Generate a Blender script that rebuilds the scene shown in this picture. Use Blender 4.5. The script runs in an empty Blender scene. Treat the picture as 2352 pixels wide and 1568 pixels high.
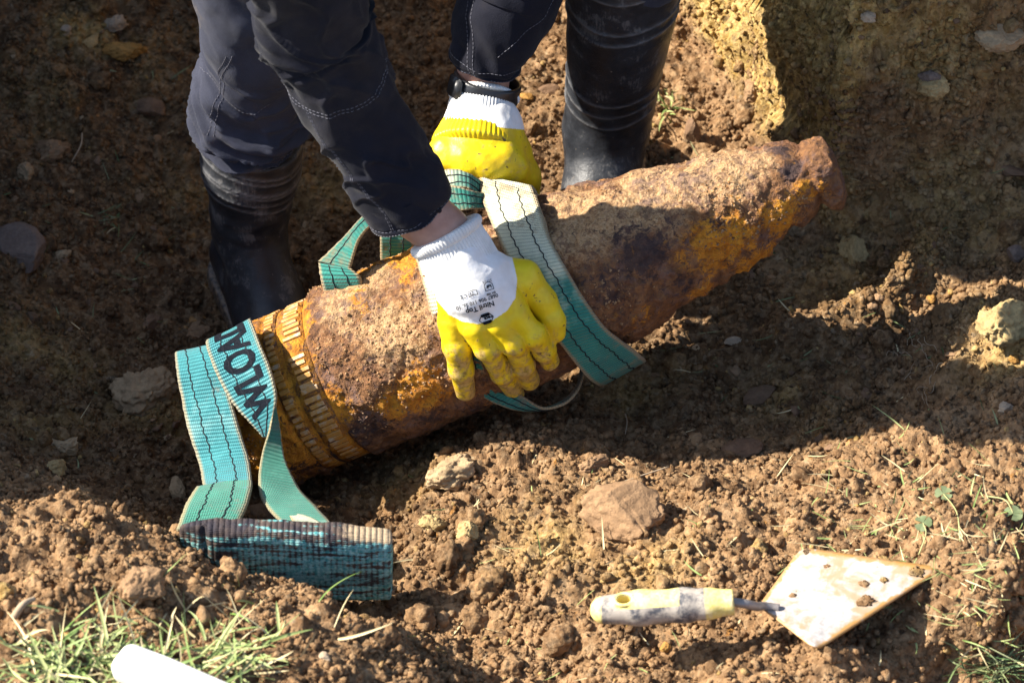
import bpy, bmesh, math, random
import numpy as np
from mathutils import Vector, Matrix
from mathutils.bvhtree import BVHTree

random.seed(7)
RNG = np.random.default_rng(11)
SC = bpy.context.scene
COL = SC.collection

# ------------------------------------------------------------------ camera
PITCH = math.radians(48.0)
DIST = 2.8
LENS = 90.0
PW, PH = 2352.0, 1568.0
FPX = LENS / 36.0 * PW
UP = np.array([0.0, math.sin(PITCH), math.cos(PITCH)])
TOC = np.array([0.0, -math.cos(PITCH), math.sin(PITCH)])
RIGHT = np.array([1.0, 0.0, 0.0])
EYE = TOC * DIST

cam_d = bpy.data.cameras.new("camera")
cam_d.lens = LENS
cam_d.sensor_width = 36.0
cam_d.clip_end = 400.0
cam_d.clip_start = 0.05
cam_d.dof.use_dof = True
cam_d.dof.focus_distance = DIST - 0.03
cam_d.dof.aperture_fstop = 8.0
cam = bpy.data.objects.new("camera", cam_d)
cam.location = EYE
cam.rotation_euler = (math.radians(90.0) - PITCH, 0, 0)
COL.objects.link(cam)
SC.camera = cam

# ------------------------------------------------------------------ light
TOSUN = np.array([-1.3, 0.215, 1.0]); TOSUN /= np.linalg.norm(TOSUN)
SUN_EL = math.asin(TOSUN[2])
world = bpy.data.worlds.new("World"); SC.world = world
world.use_nodes = True
wn = world.node_tree.nodes; wn.clear()
sky = wn.new("ShaderNodeTexSky"); sky.sky_type = 'NISHITA'; sky.sun_disc = False
sky.sun_elevation = SUN_EL
sky.sun_rotation = math.atan2(TOSUN[0], TOSUN[1])
bg = wn.new("ShaderNodeBackground"); bg.inputs[1].default_value = 0.10
wo = wn.new("ShaderNodeOutputWorld")
world.node_tree.links.new(sky.outputs[0], bg.inputs[0])
world.node_tree.links.new(bg.outputs[0], wo.inputs[0])
sun_d = bpy.data.lights.new("sun", 'SUN')
sun_d.energy = 5.0; sun_d.angle = math.radians(0.5); sun_d.color = (1.0, 0.93, 0.82)
sun = bpy.data.objects.new("sun", sun_d)
sun.rotation_euler = Vector(-TOSUN).to_track_quat('-Z', 'Y').to_euler()
sun.location = (-5, 0.5, 4)
COL.objects.link(sun)
SC.view_settings.view_transform = 'Standard'
SC.view_settings.look = 'None'
SC.view_settings.gamma = 1.0
SC.view_settings.use_curve_mapping = False
SC.view_settings.exposure = 1.4
SC.cycles.use_denoising = True
SC.cycles.max_bounces = 5
SC.cycles.diffuse_bounces = 3
SC.cycles.glossy_bounces = 2

# ------------------------------------------------------------------ placing helpers
def at(px, py, t):
    """point of the photograph, t metres in front of the plane through the middle of the scene"""
    d = DIST - t
    return RIGHT * ((px - PW/2) / FPX * d) + UP * (-(py - PH/2) / FPX * d) + TOC * t

def atz(px, py, z):
    d = RIGHT * ((px - PW/2) / FPX) + UP * (-(py - PH/2) / FPX) - TOC
    k = (z - EYE[2]) / d[2]
    return EYE + d * k

def viewdir(px, py):
    d = RIGHT * ((px - PW/2) / FPX) + UP * (-(py - PH/2) / FPX) - TOC
    return d / np.linalg.norm(d)

def norm(v):
    v = np.asarray(v, float); return v / (np.linalg.norm(v) + 1e-12)

# ------------------------------------------------------------------ noise (numpy)
def _hash(ix, iy, iz, seed):
    h = (ix.astype(np.int64) * 374761393 + iy.astype(np.int64) * 668265263 + iz.astype(np.int64) * 2147483647 + seed * 1274126177) & 0xFFFFFFFF
    h = ((h ^ (h >> 13)) * 1274126177) & 0xFFFFFFFF
    h = ((h ^ (h >> 16)) * 2246822519) & 0xFFFFFFFF
    return (h ^ (h >> 15)) & 0xFFFFFFFF

def vnoise(p, seed=0):
    p = np.asarray(p, float)
    i = np.floor(p).astype(np.int64); f = p - i
    f = f * f * f * (f * (f * 6 - 15) + 10)
    r = 0.0
    for dx in (0, 1):
        wx = f[..., 0] if dx else 1 - f[..., 0]
        for dy in (0, 1):
            wy = f[..., 1] if dy else 1 - f[..., 1]
            for dz in (0, 1):
                wz = f[..., 2] if dz else 1 - f[..., 2]
                r = r + wx * wy * wz * (_hash(i[..., 0] + dx, i[..., 1] + dy, i[..., 2] + dz, seed) / 4294967295.0)
    return r * 2 - 1

def fbm(p, octaves=4, seed=0, gain=0.5):
    a, s, r = 1.0, 1.0, 0.0
    p = np.asarray(p, float)
    for o in range(octaves):
        r = r + a * vnoise(p * s + 17.3 * o, seed + o); a *= gain; s *= 2.03
    return r

def bumps(p, seed=0):
    """rounded lumps: hemispherical caps of uneven size around jittered cell points (0..1)"""
    p = np.asarray(p, float)
    i = np.floor(p).astype(np.int64); f = p - i
    best = np.zeros(p.shape[:-1])
    for dx in (-1, 0, 1):
        for dy in (-1, 0, 1):
            for dz in (-1, 0, 1):
                h = _hash(i[..., 0] + dx, i[..., 1] + dy, i[..., 2] + dz, seed)
                jx = (h & 1023) / 1023.0; jy = ((h >> 10) & 1023) / 1023.0; jz = ((h >> 20) & 1023) / 1023.0
                rad = 0.35 + 0.6 * (((h >> 5) & 255) / 255.0)
                d2 = (dx + jx - f[..., 0])**2 + (dy + jy - f[..., 1])**2 + (dz + jz - f[..., 2])**2
                c = 0.45 * np.sqrt(np.maximum(0, rad * rad - d2)) + 0.6 * np.maximum(0, rad - np.sqrt(d2))
                best = np.maximum(best, c)
    return best

def smooth(a, b, x):
    t = np.clip((x - a) / (b - a), 0, 1); return t * t * (3 - 2 * t)

# ------------------------------------------------------------------ mesh helpers
def link(name, me, mat=None, parent=None, shade=True):
    o = bpy.data.objects.new(name, me); COL.objects.link(o)
    if mat is not None: me.materials.append(mat)
    if shade and len(me.polygons):
        me.polygons.foreach_set("use_smooth", np.ones(len(me.polygons), bool))
    if parent is not None: o.parent = parent
    return o

def fast_mesh(name, verts, faces):
    """faces: (n,k) array or list of arrays"""
    me = bpy.data.meshes.new(name)
    verts = np.asarray(verts, np.float32)
    if isinstance(faces, np.ndarray): faces = [faces]
    faces = [np.asarray(f, np.int32) for f in faces if len(f)]
    nl = sum(f.size for f in faces); nf = sum(len(f) for f in faces)
    me.vertices.add(len(verts)); me.vertices.foreach_set("co", verts.ravel())
    me.loops.add(nl); me.polygons.add(nf)
    me.loops.foreach_set("vertex_index", np.concatenate([f.ravel() for f in faces]))
    starts, c = [], 0
    for f in faces:
        starts.append(np.arange(len(f), dtype=np.int32) * f.shape[1] + c); c += f.size
    me.polygons.foreach_set("loop_start", np.concatenate(starts))
    me.update(calc_edges=True); me.validate()
    return me

def attr(me, name, vals):
    a = me.attributes.new(name, 'FLOAT', 'POINT')
    a.data.foreach_set("value", np.asarray(vals, np.float32).ravel())

def thing(name, label, cat, loc=(0, 0, 0), group=None):
    o = bpy.data.objects.new(name, None); COL.objects.link(o)
    o.location = loc; o.empty_display_size = 0.05
    o["label"] = label; o["category"] = cat
    if group: o["group"] = group
    return o

def tag(o, label, cat, group=None):
    o["label"] = label; o["category"] = cat
    if group: o["group"] = group
    return o

def adopt(o, parent):
    """parent without moving"""
    o.parent = parent
    o.matrix_parent_inverse = Matrix.Translation(-Vector(parent.location))
    return o

def crom(pts, n):
    """Catmull-Rom through pts (k,d), n samples"""
    P = np.asarray(pts, float)
    k = len(P)
    if k == 2:
        u = np.linspace(0, 1, n)[:, None]; return P[0] * (1 - u) + P[1] * u
    E = np.vstack([2 * P[0] - P[1], P, 2 * P[-1] - P[-2]])
    u = np.linspace(0, k - 1, n); i = np.minimum(u.astype(int), k - 2); f = (u - i)[:, None]
    a, b, c, d = E[i], E[i + 1], E[i + 2], E[i + 3]
    return 0.5 * ((2 * b) + (-a + c) * f + (2 * a - 5 * b + 4 * c - d) * f**2 + (-a + 3 * b - 3 * c + d) * f**3)

def tube_mesh(name, path, rad, nseg=10, closed_ends=True, flat=1.0, disp=None, frame_up=None):
    path = np.asarray(path, float); n = len(path)
    rad = np.broadcast_to(np.asarray(rad, float), (n,))
    T = np.gradient(path, axis=0); T /= np.linalg.norm(T, axis=1)[:, None] + 1e-12
    up = np.array(frame_up if frame_up is not None else (TOC + 0.01 * RIGHT))
    V = np.zeros((n, nseg, 3)); th = np.arange(nseg) / nseg * 2 * math.pi
    s = np.concatenate([[0], np.cumsum(np.linalg.norm(np.diff(path, axis=0), axis=1))])
    for i in range(n):
        a = up - T[i] * np.dot(up, T[i])
        if np.linalg.norm(a) < 1e-4: a = np.cross(T[i], RIGHT)
        a = norm(a); b = np.cross(T[i], a)
        r = rad[i] * np.ones(nseg)
        if disp is not None: r = r + disp(s[i], th, path[i][None, :] + rad[i] * (np.cos(th)[:, None] * a + np.sin(th)[:, None] * b))
        V[i] = path[i] + (np.cos(th) * r * flat)[:, None] * a + (np.sin(th) * r)[:, None] * b
    idx = np.arange(n * nseg).reshape(n, nseg)
    q = np.stack([idx[:-1], np.roll(idx, -1, 1)[:-1], np.roll(idx, -1, 1)[1:], idx[1:]], -1).reshape(-1, 4)
    verts = V.reshape(-1, 3); faces = [q]
    e0_, e1_ = V[n//2, 1] - V[n//2, 0], V[min(n//2+1, n-1), 0] - V[n//2, 0]
    if n // 2 + 1 < n and np.dot(np.cross(e0_, e1_), V[n//2, 0] - path[n//2]) < 0: faces = [q[:, ::-1].copy()]
    if closed_ends:
        verts = np.vstack([verts, path[0], path[-1]])
        a0, a1 = n * nseg, n * nseg + 1
        f0 = np.stack([np.full(nseg, a0), np.roll(idx[0], -1), idx[0]], -1)
        f1 = np.stack([np.full(nseg, a1), idx[-1], np.roll(idx[-1], -1)], -1)
        faces += [f0, f1]
    return fast_mesh(name, verts, faces)

def join_meshes(name, meshes):
    vs, fs, c = [], {}, 0
    for v, f in meshes:
        for ff in (f if isinstance(f, list) else [f]):
            fs.setdefault(ff.shape[1], []).append(ff + c)
        vs.append(v); c += len(v)
    return fast_mesh(name, np.vstack(vs), [np.vstack(x) for x in fs.values()])

def mesh_arrays(me):
    v = np.zeros(len(me.vertices) * 3, np.float32); me.vertices.foreach_get("co", v)
    by = {}
    for p in me.polygons: by.setdefault(len(p.vertices), []).append(tuple(p.vertices))
    return v.reshape(-1, 3), [np.array(x, np.int32) for x in by.values()]

# ------------------------------------------------------------------ signed-distance modelling
def grid_pts(lo, hi, h):
    lo = np.asarray(lo, float); hi = np.asarray(hi, float)
    n = np.ceil((hi - lo) / h).astype(int) + 1
    ax = [lo[k] + h * np.arange(n[k]) for k in range(3)]
    G = np.stack(np.meshgrid(*ax, indexing='ij'), -1).astype(np.float32)
    return G, lo, h

def cone(G, a, b, ra, rb):
    a = np.asarray(a, np.float32); b = np.asarray(b, np.float32)
    ab = b - a; L = float(ab @ ab) + 1e-12
    t = np.clip(((G - a) @ ab) / L, 0, 1)
    d = G - a - t[..., None] * ab
    return np.sqrt((d * d).sum(-1)) - (ra + (rb - ra) * t)

def ell(G, c, axes, radii):
    d = (G - np.asarray(c, np.float32))
    q = np.stack([(d @ np.asarray(axes[k], np.float32)) / radii[k] for k in range(3)], -1)
    l = np.sqrt((q * q).sum(-1))
    return (l - 1) * min(radii)

def smin(a, b, k):
    h = np.clip(0.5 + 0.5 * (b - a) / k, 0, 1)
    return b + (a - b) * h - k * h * (1 - h)

def chain(G, pts, k=None):
    d = None
    for (p, r), (q, s) in zip(pts[:-1], pts[1:]):
        c = cone(G, p, q, r, s)
        d = c if d is None else (np.minimum(d, c) if k is None else smin(d, c, k))
    return d

def surface_nets(F, lo, h):
    s = F < 0
    nx, ny, nz = F.shape
    C = lambda A, i, j, k: A[i:nx-1+i, j:ny-1+j, k:nz-1+k]
    cnt = sum(C(s, i, j, k).astype(np.int8) for i in (0, 1) for j in (0, 1) for k in (0, 1))
    act = np.argwhere((cnt > 0) & (cnt < 8))
    idx = np.full((nx-1, ny-1, nz-1), -1, np.int64)
    idx[act[:, 0], act[:, 1], act[:, 2]] = np.arange(len(act))
    acc = np.zeros((len(act), 3)); num = np.zeros(len(act))
    corners = [(i, j, k) for i in (0, 1) for j in (0, 1) for k in (0, 1)]
    val = {c: F[act[:, 0]+c[0], act[:, 1]+c[1], act[:, 2]+c[2]] for c in corners}
    for c in corners:
        for ax in range(3):
            if c[ax] == 0:
                e = list(c); e[ax] = 1; e = tuple(e)
                a, b = val[c], val[e]
                m = (a < 0) != (b < 0)
                t = np.where(m, a / np.where(m, a - b, 1), 0)
                P = np.tile(np.array(c, float), (len(act), 1)); P[:, ax] += t
                acc[m] += P[m]; num[m] += 1
    V = (act + acc / num[:, None]) * h + lo
    Q = []
    for ax in range(3):
        o = [k for k in range(3) if k != ax]
        sl0 = [slice(None)] * 3; sl1 = [slice(None)] * 3
        sl0[ax] = slice(0, -1); sl1[ax] = slice(1, None)
        ch = s[tuple(sl0)] != s[tuple(sl1)]
        e = np.argwhere(ch)
        m = np.ones(len(e), bool)
        for k in o: m &= (e[:, k] > 0) & (e[:, k] < F.shape[k] - 1)
        e = e[m]
        flip = s[e[:, 0], e[:, 1], e[:, 2]]
        def ci(da, db):
            x = e.copy(); x[:, o[0]] -= da; x[:, o[1]] -= db
            return idx[x[:, 0], x[:, 1], x[:, 2]]
        q = np.stack([ci(1, 1), ci(0, 1), ci(0, 0), ci(1, 0)], -1)
        if ax == 1: flip = ~flip
        q[~flip] = q[~flip][:, ::-1]
        Q.append(q)
    return V, np.vstack(Q)

def box_of(pts, pad):
    P = np.array(pts); return P.min(0) - pad, P.max(0) + pad

# ------------------------------------------------------------------ materials
class NT:
    def __init__(self, name):
        self.m = bpy.data.materials.new(name); self.m.use_nodes = True
        self.t = self.m.node_tree; self.t.nodes.clear()
        self.out = self.t.nodes.new("ShaderNodeOutputMaterial")
        self.b = self.t.nodes.new("ShaderNodeBsdfPrincipled")
        self.t.links.new(self.b.outputs[0], self.out.inputs[0])
        self._pos = None
    def n(self, typ, **kw):
        x = self.t.nodes.new(typ)
        for k, v in kw.items(): setattr(x, k, v)
        return x
    def put(self, sock, v):
        if hasattr(v, "is_linked") or hasattr(v, "links"): self.t.links.new(v, sock)
        elif isinstance(v, (tuple, list)) and len(v) == 3 and sock.type == 'RGBA': sock.default_value = (*v, 1)
        else: sock.default_value = v
    def pos(self):
        if self._pos is None: self._pos = self.n("ShaderNodeNewGeometry").outputs["Position"]
        return self._pos
    def objc(self): return self.n("ShaderNodeTexCoord").outputs["Object"]
    def uv(self): return self.n("ShaderNodeUVMap").outputs[0]
    def attr(self, name): return self.n("ShaderNodeAttribute", attribute_name=name).outputs["Fac"]
    def math(self, op, a, b=0.0, clamp=False):
        x = self.n("ShaderNodeMath", operation=op, use_clamp=clamp)
        self.put(x.inputs[0], a); self.put(x.inputs[1], b); return x.outputs[0]
    def noise(self, scale, detail=4, rough=0.55, vec=None, dist=0.0):
        x = self.n("ShaderNodeTexNoise")
        self.t.links.new(vec if vec is not None else self.pos(), x.inputs["Vector"])
        x.inputs["Scale"].default_value = scale; x.inputs["Detail"].default_value = detail
        x.inputs["Roughness"].default_value = rough; x.inputs["Distortion"].default_value = dist
        return x.outputs["Fac"]
    def voro(self, scale, vec=None, feature='F1'):
        x = self.n("ShaderNodeTexVoronoi", feature=feature)
        self.t.links.new(vec if vec is not None else self.pos(), x.inputs["Vector"])
        x.inputs["Scale"].default_value = scale
        return x.outputs["Distance"]
    def mapv(self, vec, scale):
        x = self.n("ShaderNodeMapping"); self.t.links.new(vec, x.inputs[0]); x.inputs["Scale"].default_value = scale
        return x.outputs[0]
    def sep(self, vec):
        x = self.n("ShaderNodeSeparateXYZ"); self.t.links.new(vec, x.inputs[0]); return x.outputs
    def ramp(self, fac, a, b, lo=0.0, hi=1.0):
        x = self.n("ShaderNodeMapRange", interpolation_type='SMOOTHSTEP')
        self.put(x.inputs[0], fac); x.inputs[1].default_value = a; x.inputs[2].default_value = b
        x.inputs[3].default_value = lo; x.inputs[4].default_value = hi
        return x.outputs[0]
    def mix(self, fac, a, b, mode='MIX'):
        x = self.n("ShaderNodeMix", data_type='RGBA', blend_type=mode)
        self.put(x.inputs[0], fac); self.put(x.inputs[6], a); self.put(x.inputs[7], b)
        return x.outputs[2]
    def bump(self, h, strength=0.5, dist=0.002, normal=None):
        x = self.n("ShaderNodeBump"); x.inputs["Strength"].default_value = strength; x.inputs["Distance"].default_value = dist
        self.t.links.new(h, x.inputs["Height"])
        if normal is not None: self.t.links.new(normal, x.inputs["Normal"])
        return x.outputs[0]
    def done(self, color, rough=0.9, normal=None, spec=0.3, **kw):
        self.put(self.b.inputs["Base Color"], color); self.put(self.b.inputs["Roughness"], rough)
        self.b.inputs["Specular IOR Level"].default_value = spec
        if normal is not None: self.t.links.new(normal, self.b.inputs["Normal"])
        for k, v in kw.items(): self.put(self.b.inputs[k.replace("_", " ")], v)
        return self.m

def soil_material(name, attrs=True, tint=None, stone=False):
    N = NT(name)
    big = N.noise(7, 5, 0.6); mid = N.noise(38, 5, 0.65); fine = N.noise(260, 3, 0.7); spk = N.noise(120, 2, 0.5)
    if attrs:
        dry = N.attr("dry"); clay = N.attr("clay")
    else:
        dry = 0.6 if tint is None else 1.0; clay = 0.0
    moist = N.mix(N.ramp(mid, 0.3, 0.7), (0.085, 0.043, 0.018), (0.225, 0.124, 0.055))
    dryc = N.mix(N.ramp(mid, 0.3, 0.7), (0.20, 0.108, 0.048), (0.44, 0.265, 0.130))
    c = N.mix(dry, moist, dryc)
    if attrs:
        # yellow clay seams where the cut shows them, broken up by noise
        cf = N.math('MAXIMUM', N.math('MULTIPLY', clay, N.ramp(big, 0.36, 0.62), True), N.math('SUBTRACT', clay, 1.25), True)
        c = N.mix(cf, c, N.mix(N.ramp(spk, 0.35, 0.65), (0.44, 0.27, 0.075), (0.66, 0.46, 0.17)))
        # pale limy specks and ochre flecks
        c = N.mix(N.ramp(N.noise(95, 2, 0.5), 0.66, 0.74, 0, 0.55), c, (0.42, 0.33, 0.21))
        c = N.mix(N.ramp(N.noise(55, 2, 0.5, dist=0.6), 0.71, 0.76, 0, 0.8), c, (0.42, 0.19, 0.04))
        c = N.mix(N.ramp(N.noise(70, 3, 0.6), 0.32, 0.44, 0.75, 0.0), c, (0.045, 0.027, 0.017))
    if tint is not None:
        c = N.mix(0.75, c, N.mix(N.ramp(mid, 0.3, 0.72), tuple(0.72 * t for t in tint), tint))
    # every crumb a little lighter or darker than its neighbours
    wv = N.n("ShaderNodeVectorMath", operation='ADD'); N.t.links.new(N.pos(), wv.inputs[0])
    nv = N.n("ShaderNodeTexNoise"); nv.inputs["Scale"].default_value = 70; N.t.links.new(N.pos(), nv.inputs["Vector"])
    sc_ = N.n("ShaderNodeVectorMath", operation='SCALE'); sc_.inputs["Scale"].default_value = 0.008
    N.t.links.new(nv.outputs["Color"], sc_.inputs[0]); N.t.links.new(sc_.outputs[0], wv.inputs[1])
    for s_, k_ in (((95, 0.42), (230, 0.42)) if not stone else ()):
        vo = N.n("ShaderNodeTexVoronoi"); vo.inputs["Scale"].default_value = s_; N.t.links.new(wv.outputs[0], vo.inputs["Vector"])
        cr = N.sep(vo.outputs["Color"])[0]
        c = N.mix(N.ramp(cr, 0.55, 1.0, 0.0, k_), c, N.mix(0.5, c, (0.50, 0.36, 0.21)))
        c = N.mix(N.ramp(cr, 0.45, 0.0, 0.0, k_), c, N.mix(0.75, c, (0.035, 0.02, 0.012)))
    c = N.mix(N.ramp(fine, 0.3, 0.7, 0.0, 0.45), c, N.mix(0.55, c, (0.06, 0.04, 0.03)))
    h = N.math('ADD', N.math('MULTIPLY', N.noise(420, 3, 0.75), 0.6), N.noise(150, 4, 0.7))
    nb = N.bump(h, 0.75 if not stone else 0.6, 0.0045 if not stone else 0.003)
    return N.done(c, 0.95, nb, 0.12)

# ================================================================== SHELL FRAME (needed for contact)
SH_B = at(478, 990, -0.05)
SH_N = at(1922, 372, 0.095)
SH_A = norm(SH_N - SH_B); SH_L = float(np.linalg.norm(SH_N - SH_B))
SH_R = 0.0925
PROF = np.array([(0.0, 0.50), (0.006, 0.62), (0.02, 0.74), (0.05, 0.86), (0.085, 0.955), (0.115, 0.985), (0.145, 1.0), (0.35, 1.0), (0.50, 1.0), (0.56, 0.985), (0.62, 0.94),
                 (0.70, 0.825), (0.75, 0.735), (0.82, 0.625), (0.88, 0.535), (0.93, 0.44), (0.952, 0.40), (0.960, 0.365), (0.968, 0.395), (0.985, 0.375), (0.995, 0.32), (1.0, 0.20)])
def sh_prof(u): return SH_R * np.interp(u, PROF[:, 0], PROF[:, 1])
def sh_dist(p):
    d = np.asarray(p) - SH_B; s = d @ SH_A
    r = np.linalg.norm(d - np.multiply.outer(s, SH_A), axis=-1)
    u = s / SH_L
    return np.maximum(r - sh_prof(np.clip(u, 0, 1)), np.maximum(-s, s - SH_L))
def on_shell(px, py, off=0.004):
    """depth t at which the sight line meets the shell (plus off); nearest approach where it passes beside it"""
    ts = np.linspace(0.25, -0.12, 380)
    P = np.array([at(px, py, t) for t in ts]); d = sh_dist(P) - off
    k = np.argmax(d < 0)
    if d[k] < 0: return float(ts[k])
    return float(ts[np.argmin(d)])

# ================================================================== GROUND
GP = [(30,60,-.13),(250,60,-.15),(450,100,-.19),(60,300,-.17),(300,350,-.2),(60,600,-.17),(300,600,-.21),(450,500,-.235),(590,690,-.245),
 (60,850,-.16),(300,880,-.2),(420,1000,-.2),(100,1010,-.14),(330,1090,-.17),(500,1150,-.15),
 (750,500,-.235),(850,250,-.21),(950,80,-.17),(1000,420,-.19),(1240,150,-.14),(1250,400,-.14),(1400,430,-.135),(1560,150,-.11),(1560,350,-.11),(1690,330,-.10),
 (700,1110,-.17),(900,1080,-.15),(1100,980,-.13),(1350,890,-.12),(1500,810,-.105),(1700,720,-.095),(1850,580,-.08),
 (1600,920,-.105),(1800,860,-.095),(2000,700,-.085),(2050,900,-.06),(2250,900,-.01),(2320,760,.03),(2200,600,-.05),(2340,480,-.02),
 (1100,1020,-.05),(1200,1035,-.03),(1330,1060,-.035),(1500,1105,-.025),(1700,1095,-.015),(1900,1055,0.0),(2100,1010,.025),(2340,955,.055),
 (900,1190,-.085),(1100,1150,-.03),(800,1190,-.11),
 (1000,1300,-.02),(1300,1250,.01),(1600,1200,.02),(1900,1200,.045),(2300,1150,.09),
 (1010,1450,-.015),(1300,1450,.03),(1600,1400,.05),(2000,1400,.07),(2300,1400,.105),(1230,1560,.015),(1700,1560,.07),(2330,1540,.03),(2150,1545,.045),(1950,1560,.085),
 (700,1390,-.015),(500,1300,-.03),(900,1400,-.02),
 (0,1120,.10),(150,1165,.11),(300,1205,.11),(450,1290,.10),(600,1380,.10),(750,1440,.12),(900,1530,.115),
 (50,1300,.14),(200,1400,.165),(400,1450,.155),(100,1550,.2),(400,1560,.19),(700,1560,.15)]
GX = np.array([atz(*g) for g in GP])
EXTRA = np.array([(-1.1,-.5,.25),(-1.1,.1,-.1),(-1.1,.7,-.1),(-.7,1.1,-.12),(0,1.1,-.1),(.4,1.0,-.1),(.95,.6,-.02),(1.0,.2,.03),(1.0,-.2,.12),(.9,-.7,.16),
                  (.3,-.95,.2),(-.3,-.95,.24),(-.9,-.9,.28)])
GX = np.vstack([GX, EXTRA])
def _phi(r2): return 0.5 * r2 * np.log(r2 + 1e-9)
def _tps_fit(X):
    n = len(X); D = ((X[:, None, :2] - X[None, :, :2])**2).sum(-1)
    A = np.zeros((n + 3, n + 3)); A[:n, :n] = _phi(D) + np.eye(n) * 2e-4
    A[:n, n] = 1; A[:n, n+1:] = X[:, :2]; A[n, :n] = 1; A[n+1:, :n] = X[:, :2].T
    return np.linalg.solve(A, np.concatenate([X[:, 2], [0, 0, 0]]))
_W = _tps_fit(GX)
def _sd_line(x, y, a, b):
    """signed distance to the line a->b, positive to its left"""
    d = norm(np.array(b) - np.array(a)); return -(x - a[0]) * d[1] + (y - a[1]) * d[0]

def ground_base(x, y):
    x = np.asarray(x, float); y = np.asarray(y, float)
    xc = np.clip(x, -1.15, 1.05); yc = np.clip(y, -1.0, 1.15)
    z = np.full(x.shape, _W[-3]) + _W[-2] * xc + _W[-1] * yc
    for i in range(len(GX)):
        z = z + _W[i] * _phi((xc - GX[i, 0])**2 + (yc - GX[i, 1])**2)
    # the block of uncut ground at the back on the right: a flank facing left and a front facing the camera
    wob = 0.018 * fbm(np.stack([x * 6, y * 6, 0 * x], -1), 3, 5)
    d1 = _sd_line(x, y, (0.358, 0.245), (0.203, 0.67)) * -1 + wob          # right of the flank
    d2 = _sd_line(x, y, (0.358, 0.235), (0.83, 0.285)) + wob               # behind the front
    d = np.minimum(d1, d2)
    k1 = smooth(-0.005, 0.085, d1); k2 = smooth(-0.01, 0.16, d2)
    blk = np.minimum(k1, k2)
    ztop = 0.50 + 0.04 * (y - 0.2)
    z = z * (1 - blk) + ztop * blk
    # unseen bank on the left, height shaped to shade that side of the pit
    top = 0.36 + 0.13 * smooth(0.2, 0.5, y) - 0.14 * smooth(-0.22, -0.5, y)
    dl = (-0.70 - 0.03 * np.sin(y * 5) - x) + wob * 1.5
    kl = smooth(0.0, 0.16, dl)
    z = z * (1 - kl) + top * kl
    # bank at the back, outside the picture
    db = y - (0.98 + 0.05 * np.sin(x * 4)) + wob
    kb = smooth(0.0, 0.2, db)
    z = z * (1 - kb) + 0.46 * kb
    # old ground level all round
    r = np.maximum(np.maximum(-x - 0.95, x - 0.8), np.maximum(-y - 0.9, y - 1.1))
    kr = smooth(0.0, 0.7, r)
    return z * (1 - kr) + 0.45 * kr, blk, d1, d2

def axis_coords(lo, hi, step, far):
    a = np.arange(lo, hi + step / 2, step); out = []
    s, v = step, hi
    while v < far: s *= 1.16; v += s; out.append(v)
    out2 = []; s, v = step, lo
    while v > -far: s *= 1.16; v -= s; out2.append(v)
    return np.concatenate([out2[::-1], a, out])
gx = axis_coords(-0.72, 0.70, 0.0023, 60.0)
gy = axis_coords(-0.62, 0.84, 0.0023, 60.0)
X, Y = np.meshgrid(gx, gy, indexing='ij')
Z, BLK, D1, D2 = ground_base(X, Y)
Pn = np.stack([X, Y, Z], -1)
dPx = np.gradient(Pn, axis=0); dPy = np.gradient(Pn, axis=1)
Nn = np.cross(dPx, dPy); Nn /= np.linalg.norm(Nn, axis=-1)[..., None]
# colour and roughness zones of the soil
nz1 = fbm(Pn * 9, 3, 31)
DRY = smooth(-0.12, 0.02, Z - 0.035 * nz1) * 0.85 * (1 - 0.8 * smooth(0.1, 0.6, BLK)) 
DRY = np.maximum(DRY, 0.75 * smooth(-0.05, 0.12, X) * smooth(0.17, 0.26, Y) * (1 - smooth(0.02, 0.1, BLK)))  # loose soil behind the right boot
CRUMB = np.clip(0.42 + 0.9 * smooth(-0.10, 0.0, Z) , 0, 1)
CRUMB = np.maximum(CRUMB, smooth(0.0, 0.1, X) * smooth(0.15, 0.26, Y))
CRUMB = CRUMB * (1 - 0.35 * smooth(0.2, 0.8, BLK))
FLANK = smooth(0.02, 0.10, BLK) * (1 - smooth(-0.02, 0.05, D1 - D2)) * (D1 < 0.4)
CLAY = FLANK * 2.2
def blob(px, py, z, r):
    c = atz(px, py, z); return np.exp(-(((Pn - c)**2).sum(-1)) / (r * r))
for px, py, z, r, w in [(270,90,-.15,.06,1.0),(200,60,-.14,.05,.8),(1930,520,-.07,.06,1.0),(2000,180,.12,.10,.8),(2200,120,.2,.11,.9),(2060,330,.05,.07,.6),
                        (2290,740,.03,.06,.9),(2330,800,.03,.05,.9),(2290,520,-.02,.05,.6),(1280,1230,0,.07,.6),(950,1100,-.1,.05,.7),(1150,1260,0,.06,.5),
                        (310,960,-.2,.05,.5),(400,420,-.2,.05,.45),(60,760,-.15,.05,.6),(180,830,-.17,.06,.5),(420,960,-.2,.04,.5),(100,200,-.15,.06,.4),(760,420,-.22,.05,.4),(1950,640,-.08,.06,.5),(1850,950,-.09,.06,.5),(2180,420,.0,.08,.6),(2300,250,.1,.07,.6),(120,960,-.14,.06,.5),(1450,860,-.1,.05,.6),(2090,650,-.08,.05,.5),(1480,1300,.03,.05,.5)]:
    CLAY = np.maximum(CLAY, w * blob(px, py, z, r))
CLAY = np.clip(CLAY, 0, 2.2)
dmask = smooth(3.0, 1.2, np.maximum(np.abs(X), np.abs(Y)))
disp = 0.011 * fbm(Pn * 14, 3, 1) + 0.0055 * fbm(Pn * 45, 3, 2)
WP = Pn + 0.011 * np.stack([fbm(Pn * 60, 3, 201), fbm(Pn * 60, 3, 202), fbm(Pn * 60, 3, 203)], -1)
PATCH = 0.30 + 0.70 * smooth(-0.45, 0.35, fbm(Pn * 8 + 5, 3, 301))
BIG = smooth(0.05, 0.45, fbm(Pn * 6 + 2, 3, 302))
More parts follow.
